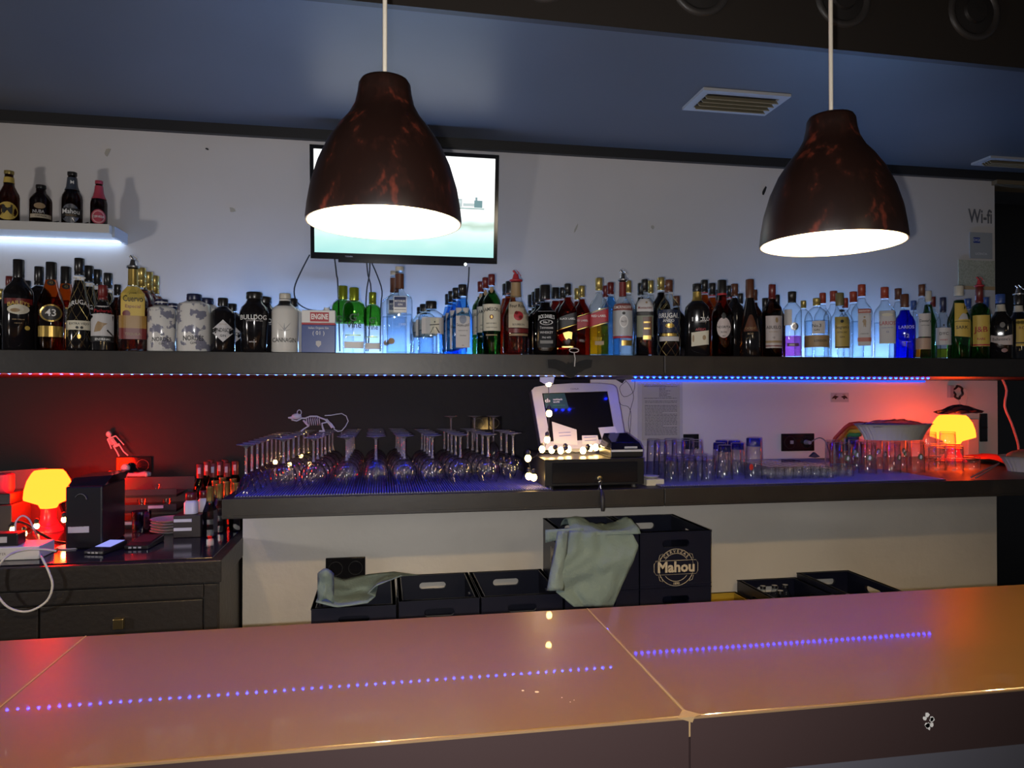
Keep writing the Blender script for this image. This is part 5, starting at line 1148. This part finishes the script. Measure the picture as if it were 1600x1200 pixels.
# small human skeleton leaning on the socket
YH=3.62; kk=X2(185,YH)[1]/FPX
hs_ = empty('small_skeleton', pY(185,713,YH), 'little plastic skeleton figure leaning on the dark wall socket', 'skeleton figure')
S=lambda x,y,d=0: ((x-185)*kk,d,(713-y)*kk)
mb=MB(); mb.sphere(S(171,678),.0135,12,8,(.9,.8,1.05)); mb.tube([S(172,682),S(174,684)],.006,6); mb.build('skull',bone,hs_,True)
J(hs_,'spine',[([S(173,683),S(177,690),S(181,698)],)],.0035,hs_)
mb=MB()
for i in range(6):
    t=i/6; x=174+6*t; y=686+9*t
    mb.tube([S(x-4,y+1.5,0),S(x-1,y+.2,-.008),S(x+4,y-1,0)],.0022,5)
mb.tube([S(169,686),S(181,681)],.003,5)
mb.build('rib_cage',bone,hs_,True)
J(hs_,'pelvis',[([S(178,698),S(187,694)],1.8)],.0036,hs_)
J(hs_,'arm',[([S(169,686),S(172,693),S(175,701)],)],.0028,hs_); J(hs_,'arm',[([S(181,681),S(187,688),S(193,695)],)],.0028,hs_)
J(hs_,'leg',[([S(179,699),S(183,706),S(186,713)],)],.0032,hs_); J(hs_,'leg',[([S(187,696),S(192,705),S(199,712)],)],.0032,hs_)
#@@PART4
# ------------------------------------------------------------------ crates and rags on the bench
def crate(x0, x1, y0, y1, z0, z1, label, m=NAVY, logo=False, hole=True):
    r = empty('bottle_crate', ((x0+x1)/2,(y0+y1)/2,z0+.0004), label, 'crate', 'plastic bottle crates on the bench')
    a,b,h = (x1-x0)/2-.002,(y1-y0)/2-.002,(z1-z0)-.001; t=.012
    def wall(nm, L, along, pos):
        # panel with a stadium hand hole near its top
        hw,hh,zc = .040,.014,h-.045
        if not hole or h < .1: pts=[[(-L,0),(L,0),(L,h),(-L,h)]]
        else:
            N=8; arcR=[(hw+hh*math.sin(PI*i/N), zc+hh*math.cos(PI*i/N)) for i in range(N+1)]
            arcL=[(-x,z) for x,z in arcR]
            pts=[[(-L,0),(L,0),(L,h),(0,h)]+[(0,zc+hh)]+arcR+[(0,zc-hh),(-.0,.0)]]
            pts=[[(0,0),(L,0),(L,h),(0,h),(0,zc+hh)]+arcR+[(0,zc-hh)],[(0,0),(0,zc-hh)]+arcL[::-1]+[(0,zc+hh),(0,h),(-L,h),(-L,0)]]
        mb=MB()
        for P in pts:
            n=len(P)
            if along=='x': v=[(x,pos-t/2,z) for x,z in P]+[(x,pos+t/2,z) for x,z in P]
            else: v=[(pos-t/2,x,z) for x,z in P]+[(pos+t/2,x,z) for x,z in P]
            mb.add(v,[tuple(range(n)),tuple(range(2*n-1,n-1,-1))]+[(i,n+i,n+(i+1)%n,(i+1)%n) for i in range(n)])
        return mb.build(nm,m,r)
    wall('front_wall',a,'x',-b+t/2); wall('back_wall',a,'x',b-t/2); wall('side_wall',b-t,'y',-a+t/2); wall('side_wall',b-t,'y',a-t/2)
    MB().box(-a+t,a-t,-b+t,b-t,0,.006).build('crate_floor',m,r)
    rim=MB()
    for (u0,u1,v0,v1) in ((-a-.0015,a+.0015,-b-.0015,-b+.016),(-a-.0015,a+.0015,b-.016,b+.0015),(-a-.0015,-a+.016,-b+.016,b-.016),(a-.016,a+.0015,-b+.016,b-.016)): rim.box(u0,u1,v0,v1,h-.004,h)
    rim.build('rim',m,r)
    MB().box(-a-.001,a+.001,-b-.0015,-b-.0002,.010,.014).build('groove_rib',m,r)
    if logo:
        F=lambda u,v:(u,-b-.0022,h*.36+v); lm=pr('cream_logo_print',(.42,.37,.28),.5)
        def stroke(P,cl=True,rr=.0011): return MB().tube([F(x,z) for x,z in P],rr,4,closed=cl).build('logo_line',lm,r)
        stroke([(math.cos(q)*.070,math.sin(q)*.070) for q in [2*PI*i/40 for i in range(40)]])
        MB().box(-.086,.086,-b-.0028,-b-.0012,h*.36-.026,h*.36+.026).build('logo_plate',m,r)
        stroke([(-.080,.026),(.080,.026),(.088,.014),(.088,-.014),(.080,-.026),(-.080,-.026),(-.088,-.014),(-.088,.014)])
        stroke([(math.cos(q)*.053,math.sin(q)*.053) for q in [PI*.2+PI*.6*i/12 for i in range(13)]],False); stroke([(math.cos(q)*.053,-math.sin(q)*.053) for q in [PI*.2+PI*.6*i/12 for i in range(13)]],False)
        for sx in (-1,1):
            for sz in (-1,1): stroke([(sx*.070,sz*.031),(sx*.058,sz*.038),(sx*.053,sz*.053),(sx*.065,sz*.048)])
        FT=lambda u,v:(u,-b-.0032,h*.36+v)
        text('Mahou',.055,FT,lm,r,maxw=.15,bold=.035)
        for i,ch in enumerate('CERVEZAS'):
            q=PI*.5-(i-3.5)*.235; cx_,cz_=math.cos(q)*.061,math.sin(q)*.061
            text(ch,.0155,lambda u,v,q=q,cx_=cx_,cz_=cz_:(lambda w_:FT(*w_))((cx_+u*math.sin(q)+v*math.cos(q),cz_-u*math.cos(q)+v*math.sin(q))),lm,r,bold=.02)
        text('1890',.013,lambda u,v:FT(u,v-.061),lm,r,bold=.02)
    return r
HC = .2125
YB0,YB1 = 2.60,2.975
xA0=X2(487,2.62)[0]; xA1=X2(620,2.62)[0]; xB1=X2(749,2.62)[0]
xT0=.665; xT2=1.245; xT1=(xT0+xT2)/2
cr1=crate(xA0,xA1,YB0,YB1,ZLEDGE,ZLEDGE+HC-.01,'low navy crate with a grey green rag, leftmost in the row')
cr2=crate(xA1+.006,xB1,YB0,YB1,ZLEDGE,ZLEDGE+HC,'low navy crate with oval handle hole, second from the left')
cr3=crate(xB1+.004,xT0-.006,YB0,YB1,ZLEDGE,ZLEDGE+HC,'low navy crate with oval handle hole, touching the tall stack')
cr3b=crate(xT0,xT1-.001,YB0,YB1,ZLEDGE,ZLEDGE+HC,'lower navy crate of the tall stack, under the big rag')
cr4b=crate(xT1+.001,xT2,YB0,YB1,ZLEDGE,ZLEDGE+HC,'lower navy crate of the tall stack, under the logo crate')
cr5=crate(xT0,xT1-.001,YB0,YB1,ZLEDGE+HC,ZLEDGE+2*HC,'upper navy crate of the tall stack, covered by the big rag')
cr6=crate(xT1+.001,xT2,YB0,YB1,ZLEDGE+HC,ZLEDGE+2*HC,'upper navy crate with round cream beer logo on its front',logo=True)
# lettering on the left side wall of the rag crate
a5=(xT1-.001-xT0)/2-.002
text('Mahou',.085,lambda u,v:(-a5-.0008,-.04-u,HC*.42+v),pr('cream_logo_print',(.42,.37,.28),.5),cr5,maxw=.17,bold=.03)
text('MAHOU',.05,lambda u,v:(u*.8,-(YB1-YB0)/2-.0006,.165+v),YELP,cr2,maxw=.10) if False else None
xk1=X2(1150,2.975)[0]; xk2=X2(1243,2.975)[0]; crate(xk1,xk2-.004,YB0,YB1,ZLEDGE,ZLEDGE+.125,'shallow navy crate holding small bottles, right of the yellow crate')
crate(xk2,X2(1324,2.975)[0],YB0,YB1,ZLEDGE,ZLEDGE+.145,'navy crate with handle hole, rightmost in the row')
crate(xT2+.006,xk1-.005,YB0+.02,YB1,ZLEDGE,ZLEDGE+.075,'low yellow crate squeezed right of the logo crate',m=pr('yellow_crate_plastic',(.42,.28,.03),.45),hole=False)
xs5=X2(1288,2.62)[0]
for i,(fx,fy) in enumerate(((1191,2.90),(1209,2.90),(1226,2.90),(1218,2.82))):
    X=X2(fx,fy)[0]; r=empty('small_bottle',(X,fy,ZLEDGE+.0075),'small clear bottle standing in the shallow crate, %s'%['leftmost','second','rightmost','front one'][i],'bottle','small bottles in the crate')
    MB().lathe([(.024,0),(.025,.01),(.025,.06),(.012,.085),(.010,.095)],16).build('glass_body',CLEAR,r,True); MB().lathe([(.012,.095),(.012,.107)],12).build('cap',SILVER,r,True)
ragm = pr('grey_green_rag',(.135,.19,.19),.85,noisy=((.17,.235,.23),5,.3,.7),bump=(90,.3))
ragl = pr('pale_rag_fold',(.19,.255,.255),.85,bump=(90,.3))
def sheet(name, fn, nu, nv, m, parent, th=.003):
    vs=[fn(i/nu,j/nv) for j in range(nv+1) for i in range(nu+1)]
    o=MB().add(vs,[(j*(nu+1)+i,j*(nu+1)+i+1,(j+1)*(nu+1)+i+1,(j+1)*(nu+1)+i) for j in range(nv) for i in range(nu)]).build(name,m,parent,True)
    s_=o.modifiers.new('thick','SOLIDIFY'); s_.thickness=th; s_.offset=1; return o
# big rag
rg = empty('rag', (xT0+.12,YB0-.01,ZLEDGE+2*HC), 'large grey green rag draped over the tall left crate', 'rag')
O2=rg.location.copy()
def onpix(x,y,Y,d): p=pY(x,y,Y+d)-O2; return tuple(p)
def nz3(u,v,s,a,k=0): return a*noise.noise(Vector((u*s,v*s,k)))
def bigrag(u,v):
    # v 0 top .. 1 bottom ; pixel outline of the hanging part (left/right edges)
    Lx=[(0,889),(.25,884),(.5,878),(.8,868),(1,897)]; Rx=[(0,986),(.2,998),(.4,990),(.7,973),(1,958)]
    def ip(T,v):
        for (a,x),(b,y) in zip(T,T[1:]):
            if v<=b: return x+(y-x)*(v-a)/(b-a)
        return T[-1][1]
    x=ip(Lx,v)*(1-u)+ip(Rx,v)*u; y=829+(948-829)*v
    Y=2.585-.028*math.sin(min(1,v*2)*PI/2)-.010*math.sin(u*9+v*2)*v-abs(nz3(u,v,4,.02))-.004*math.sin(u*3+v*14)
    return onpix(x,y,Y,0)
sheet('hanging_part',bigrag,26,26,ragm,rg)
def fold(u,v):
    x=(871+(889-871)*u)*(1-v)+(854+(882-854)*u)*v; y=830+(923-830)*v
    return onpix(x,y,2.555-.022*math.sin(u*PI)-nz3(u,v,3,.012,4),0)
sheet('pale_fold',fold,6,16,ragl,rg)
def topfold(u,v):
    X=xT0+.020+.265*u*(1-.12*v); Y=2.575+.17*v; Z=O2.z+.006+.022*math.sin(u*6+1)*math.sin(v*PI)+.014*abs(noise.noise(Vector((u*5,v*4,7))))+.022*math.sin(v*PI)
    if v<.001: Z=O2.z+.001
    return tuple(Vector((X,Y,Z))-O2)
sheet('crumpled_top',topfold,24,14,ragm,rg)
def tail(u,v):
    return onpix(852+60*u, 838-8*u+ (10-4*u)*(v-.5)*2, 2.60-.02*u,0)
sheet('loose_corner',tail,8,3,ragm,rg)
# left rag
rg2 = empty('rag', ((xA0+xA1)/2,2.62,ZLEDGE+HC), 'grey green rag spilling over the leftmost low crate', 'rag')
O2=rg2.location.copy()
def lr(u,v):
    top=[(0,893),(.25,905),(.5,897),(.75,893),(1,898)]; bot=[(0,940),(.2,948),(.5,942),(.7,915),(1,899)]
    def ip(T,v):
        for (a,x),(b,y) in zip(T,T[1:]):
            if v<=b: return x+(y-x)*(v-a)/(b-a)
        return T[-1][1]
    y=ip(top,u)*(1-v)+ip(bot,u)*v; x=498+(654-498)*u-(28*u*v if u>.6 else 0)+6*math.sin(v*4)*(1-u)
    return onpix(x,y,2.80-.24*v-.02*math.sin(u*11)+nz3(u,v,4,.04),0)
sheet('crumpled_cloth',lr,28,14,ragm,rg2)
sheet('folded_end',lambda u,v:onpix(496+26*u,896+48*v-8*math.sin(u*PI),2.575-.02*math.sin(u*PI)-nz3(u,v,3,.02,2),0),6,10,ragm,rg2)
# ------------------------------------------------------------------ things on the left cabinet
ZQ = ZCAB+.0006
def onc(x,y): 
    p=pZ(x,y,ZCAB); return p.x,p.y
# card reader / coffee box
x_,y_=onc(128,848)
cf = empty('machine_box',(X2(132,2.86)[0],2.86,ZQ),'tall black plastic machine with a small white sticker by the red lamp','machine')
wv=.062; hh=pY(130,760,2.86).z-ZQ
MB().box(-wv,wv,.0,.24,0,hh).build('machine_body',BLACKP,cf,bevel=.006)
MB().add([(-wv,.02,hh),(wv,.02,hh),(wv,.24,hh),(-wv,.24,hh),(-wv+.01,.05,hh+.026),(wv+.02,.05,hh+.034),(wv+.02,.22,hh+.034),(-wv+.01,.22,hh+.026)],[(4,5,6,7),(0,1,5,4),(1,2,6,5),(2,3,7,6),(3,0,4,7)]).build('lid',BLACKG,cf)
MB().box(-wv+.010,.018,-.0012,-.0002,hh*.26,hh*.36).build('sticker',GREYW,cf)
text('ZUMMO',.012,lambda u,v:(u-.02,-.0016,hh*.37+v),BLKP,cf,maxw=.05)
MB().tube([(-.01+math.cos(t)*.022,-.002,hh*.75+math.sin(t)*.030) for t in [PI*.1+PI*.7*i/8 for i in range(9)]],.003,5,taper=.4).build('glossy_mark',SILVER,cf,True)
# organiser rack
rk_ = empty('organiser_rack',(X2(226,3.34)[0],3.34,ZQ),'black three tier organiser rack full of slips and cups','rack')
wr=.155; 
for k,(zz) in enumerate((0,.056,.112)):
    MB().box(-wr+.02*k,wr-.015*k,-.10+.06*k,.20,zz,zz+.010).build('tier',BLACKP,rk_)
    MB().box(-wr+.02*k,wr-.015*k,-.10+.06*k,-.095+.06*k,zz+.0101,zz+.034).build('tier_front',pr('dark_grey_plastic',(.028,.026,.030),.35),rk_)
for sx in (-1,1): MB().box(sx*wr*.99-.004 if sx>0 else -wr-.0,sx*wr*.99+.004 if sx>0 else -wr+.008,.205,.215,0,.17).build('upright',BLACKP,rk_)
MB().box(-wr,wr,.2005,.2045,0,.180).build('back_panel',pr('dark_grey_plastic',(.028,.026,.030),.35),rk_)
for (u,k,l) in ((-.14,1,.05),(-.06,0,.07),(.03,1,.06),(.12,0,.06),(-.13,0,.04)):
    MB().box(u,u+l,-.108+.06*k,-.103+.06*k,.018+.056*k,.030+.056*k).build('paper_slip',pr('blueish_slip',(.42,.42,.50),.5),rk_)
for i,(u,k) in enumerate(((-.12,1),(-.02,1),(.02,2),(.08,1))):
    loc=rk_.location+Vector((u,-.02+.06*k,.056*k+.0106))
    r=empty('small_glass',loc,'tiny clear glass on the organiser rack, %s'%['leftmost','left of the middle','on the upper tier','rightmost'][i],'glass','tiny glasses on the rack')
    MB().lathe([(.014,0),(.020,.035),(.0185,.035),(.0125,.003)],16,cap1=False).build('glass_wall',STEM,r,True)
# bone shaped opener on the rack
p=rk_.location+Vector((0,.19,.2355)); r=empty('bone_toy',Vector((X2(207,3.53)[0],3.5425,ZQ+.1805)),'grey bone shaped piece lying on top of the organiser rack','toy')
MB().tube([(-.075,0,.014),(-.06,0,.014),(-.03,.0,.012),(.02,0,.011),(.05,0,.014),(.075,0,.013)],.010,8,taper=[1.2,1.5,.9,.9,1.3,.9]).build('shaft',pr('grey_bone',(.36,.35,.38),.5),r,True)
for (u,w2) in ((-.072,.013),(.060,.012)):
    for s_ in (-1,1): MB().sphere((u,s_*.010,.0125),w2,10,6).build('knob',pr('grey_bone',(.36,.35,.38),.5),r,True)
o=bx('yellow_block',-.022,.022,-.015,.015,0,.032,pr('dull_yellow',(.40,.26,.06),.5),None,.003); o.location=(X2(178,3.53)[0],3.5425,ZQ+.1805); tag(o,'small yellow block left of the grey bone','block')
# white bulb plugged into the socket above
p=pY(196,735,3.60); r=empty('night_light',p,'white round headed night light below the dark wall socket','night light')
MB().sphere((0,0,.010),.020,14,10).build('bulb_head',WHPL,r,True); MB().lathe([(.0075,-.050),(.009,-.02),(.013,-.004)],12).build('stem',WHPL,r,True)
# dark tumbler, plates, bowl, lid, terminals
def at(x,y,nm,lab,cat,g=None): 
    X,Y=onc(x,y); return empty(nm,(X,Y,ZQ),lab,cat,g)
r=at(221,831,'water_glass','dark blue tinted tumbler left of the plate stack','glass'); MB().lathe([(.030,.0),(.034,.002),(.037,.085),(.035,.085),(.031,.006)],24,cap1=False).build('glass_wall',gl('bluish_glass',(.45,.50,.80),.4,.7,.12),r,True)
X,Y=onc(264,832)
for k in range(5):
    r=empty('plate',(X+random.uniform(-.002,.002),Y,ZQ+.0115*k),'white plate, %s in the stack on the left cabinet'%['lowest','second from the bottom','middle one','second from the top','topmost'][k],'plate','stack of white plates')
    MB().lathe([(.001,0),(.040,0),(.046,.004),(.068,.0105),(.069,.0115),(.064,.0112),(.044,.0062),(.001,.005)],36,cap0=False,cap1=False).build('plate_body',WHPL,r,True)
r=at(170,832,'glass_bowl','clear glass ashtray bowl before the organiser rack','bowl'); MB().lathe([(.030,0),(.045,.012),(.052,.034),(.048,.034),(.040,.012),(.001,.006)],24,cap1=False,e=3).build('bowl_wall',STEM,r,True)
r=at(113,855,'white_disc','thin white disc lying near the cabinet edge','disc'); MB().lathe([(.001,.0),(.048,.0),(.050,.004),(.001,.006)],32,cap0=False,cap1=False).build('disc_body',pr('bluish_white',(.55,.55,.65),.4),r,True)
def term(x,y,w2,l2,h2,rz,nm,lab,topm,t0=.1,t1=.9):
    r=at(x,y,nm,lab,'device'); r.rotation_euler=(0,0,rz)
    MB().add([(-w2,-l2,0),(w2,-l2,0),(w2,l2,0),(-w2,l2,0),(-w2,-l2,h2*.7),(w2,-l2,h2*.7),(w2,l2,h2*1.3),(-w2,l2,h2*1.3)],[(0,3,2,1),(4,5,6,7),(0,1,5,4),(1,2,6,5),(2,3,7,6),(3,0,4,7)]).build('device_body',BLACKP,r,bevel=.003)
    q=lambda u,v:(u*w2,-l2+2*l2*v,h2*(.7+.6*v)+.0008)
    MB().add([q(-.8,t0),q(.8,t0),q(.8,t1),q(-.8,t1)],[(0,1,2,3)]).build('screen' if 'phone' in lab else 'cover',topm,r)
    for i in range(3):
        MB().box((-.6+.4*i)*w2,(-.35+.4*i)*w2,-l2-.001,-l2-.0002,h2*.2,h2*.5).build('key',pr('grey_plug',(.35,.35,.38),.4),r)
    return r
term(166,860,.036,.070,.018,-.25,'card_terminal','black phone like device with a lit blue white screen',em('lit_phone_screen',(.30,.32,.85),1.1),.35,.97)
term(226,852,.042,.075,.020,-.1,'card_terminal','black card terminal with a dark red top',pr('maroon_plastic',(.16,.03,.025),.4),.3,.97)
# sauce bottles with white body and red cap on a striped box
X=0
r=empty('striped_box',(X2(298,3.06)[0],3.06,ZQ),'dark box with two white stripes right of the plates','box')
hb_=pY(302,806,3.0).z-ZQ
MB().box(-.05,.05,-.05,.06,0,hb_).build('box_body',pr('dark_brown_box',(.03,.024,.02),.5),r,bevel=.002)
for f_ in (.38,.78): MB().box(-.048,.018,-.0512,-.0503,hb_*f_-.006,hb_*f_+.006).build('white_stripe',WHPL,r)
for (x,Y,lab,s_) in ((303,3.05,'white squeeze bottle with red cap on the striped box',1),(314,3.10,'smaller white squeeze bottle with red cap behind the first',.8)):
    X=X2(x,Y)[0]; q_=empty('squeeze_bottle',(X+(.012 if s_<1 else -.008),Y,ZQ+hb_+.0004),lab,'bottle'); 
    MB().lathe([(.022*s_,0),(.026*s_,.003),(.026*s_,.045),(.018*s_,.055)],20,e=3).build('bottle_body',WHPL,q_,True)
    MB().lathe([(.020*s_,.0552),(.022*s_,.057),(.021*s_,.082),(.019*s_,.084),(.001,.084)],20,cap1=False).build('cap',RCAP,q_,True)
# group of small bottles in the niche
first=None
nb=[(313,3.42,'w'),(324,3.53,'w'),(330,3.60,'w'),(334,3.45,'w'),(344,3.52,'w'),(352,3.60,'w'),(355,3.45,'w'),(368,3.53,'w')]
for i,(x,Y,t) in enumerate(nb):
    X=X2(x,Y)[0]
    lab='small dark bottle with reddish foil top in the niche, %s of the back group'%['leftmost','second','third','fourth','fifth','sixth','seventh','rightmost'][i]
    if first is None:
        first=empty('small_bottle',(X,Y,ZQ),lab,'bottle','small bottles in the niche')
        MB().lathe([(.026,0),(.0285,.006),(.0285,.13),(.025,.155),(.014,.185),(.0135,.23)],18).build('glass_body',BROWN,first,True)
        MB().lathe([(.0145,.185),(.0155,.20),(.0155,.246),(.013,.248)],16,cap0=False).build('foil_top',pr('reddish_foil',(.25,.05,.04),.35,.3),first,True)
        MB().box(-.006,.006,-.0168,-.0157,.205,.232).build('foil_print',GREYW,first)
    else: dup(first,(X,Y,ZQ),lab)
first=None
for i,(x,Y) in enumerate(((329,3.02),(344,3.10),(355,3.18),(337,3.21),(370,3.13),(365,3.27),(348,3.32))):
    X=X2(x,Y)[0]
    lab='small faceted bottle with gold foil neck in the niche, %s'%['frontmost','second from the front','third from the front','behind the frontmost','rightmost below the worktop','deep right','deepest'][i]
    if first is None:
        first=empty('small_bottle',(X,Y,ZQ),lab,'bottle','small bottles in the niche')
        MB().lathe([(.024,0),(.0275,.005),(.028,.03),(.0265,.05),(.028,.07),(.026,.10),(.016,.13),(.012,.15),(.0115,.19)],14,flute=.05,nfl=7).build('glass_body',gl('smoky_clear_glass',(.40,.42,.50),.3,.9,.22,.06),first)
        MB().lathe([(.0135,.135),(.0145,.15),(.0135,.186),(.015,.188),(.015,.196),(.001,.197)],16,cap0=False,cap1=False).build('foil_neck',GOLD,first,True)
    else: dup(first,(X,Y,ZQ),lab)
# left edge: power strip, white box, red thing, cables
x_,y_=onc(16,866)
r=empty('white_box',(X2(22,2.72)[0],2.74,ZQ),'low white plastic box at the left picture edge','box'); MB().box(-.09,.085,-.03,.09,0,.045).build('box_body',WHPL,r,bevel=.004)
text('ROUTER',.012,lambda u,v:(u-.04,-.0304,.022+v),pr('grey_ink',(.16,.14,.12),.6),r)
r=empty('power_adapter',(X2(10,2.74)[0],2.75,ZQ+.0455),'black power adapter with a pale label on the white box','adapter'); MB().box(-.06,.045,-.025,.035,0,.042).build('adapter_body',BLACKP,r,bevel=.004); MB().box(-.035,.012,-.0262,-.0252,.012,.032).build('paper_label',GREYW,r)
r=empty('stacked_box',(X2(4,3.22)[0],3.24,ZQ),'dark stacked boxes beside the left red lamp','box')
MB().box(-.10,.055,-.06,.10,0,.12).build('box_body',pr('dark_brown_box',(.03,.024,.02),.5),r,bevel=.004); MB().box(-.10,.045,-.05,.09,.1204,.165).build('box_lid',BLACKP,r,bevel=.004)
MB().box(-.06,.0,-.0515,-.0505,.128,.150).build('red_light_strip',em('red_indicator',(1,.05,.05),1.2),r)
o=MB().lathe([(.024,0),(.028,.01),(.028,.07),(.02,.075)],20,e=4).build('pink_jar',pr('red_pink_plastic',(.55,.06,.10),.4),None,True); o.location=(X2(1,3.2)[0],3.24,ZQ+.1655); tag(o,'red pink jar cut off by the left picture edge','jar')
r=empty('tray_lid',(X2(30,3.42)[0],3.44,ZQ),'dark slanted panel behind the left red lamp','panel'); MB().prism([(-.14,.0),(.18,.0),(.10,.24),(-.14,.225)],-.01,.01).build('panel_board',pr('dark_red_brown_board',(.05,.02,.018),.5),r)
wc = pr('white_cable',(.60,.58,.54),.4)
yc=2.60
pts=[pZ(60,835,ZCAB+.01),pY(64,868,2.70),pY(66,872,2.60),pY(76,893,2.585),pY(82,915,2.583),pY(74,938,2.583),pY(52,953,2.583),pY(30,955,2.583),pY(8,945,2.583),pY(-8,920,2.583),pY(-6,893,2.585),pY(8,872,2.59),pY(30,861,2.64),pY(60,858,2.66),pY(88,861,2.68)]
cable('white_cable',pts,.0038,wc,'white charging cable looping down over the cabinet front',sub=5,n=8)
cable('white_cable',[pY(24,830,2.85),pY(25,815,2.86),pY(35,806,2.87),pY(46,812,2.87),pY(54,830,2.85),pZ(60,843,ZCAB+.006)],.003,wc,'white cable arch before the left red lamp',sub=5)
cable('black_cable',[pY(14,822,3.0),pY(28,815,3.0),pY(45,820,2.98),pY(60,832,2.95),pZ(84,845,ZCAB+.006)],.0045,BLKP,'thick black cable lying before the left red lamp',sub=4)
cable('black_cable',[pZ(35,842,ZCAB+.004),pZ(60,849,ZCAB+.004),pZ(85,846,ZCAB+.004),pZ(103,848,ZCAB+.004)],.0035,BLKP,'thin black cable trailing towards the machine',sub=4)
cn=MB().box(-.02,.02,-.006,.006,0,.010).build('orange_connector',pr('orange_plastic',(.60,.25,.06),.4)); cn.location=(*onc(80,861),ZQ); tag(cn,'small orange connector left of the white disc','connector')
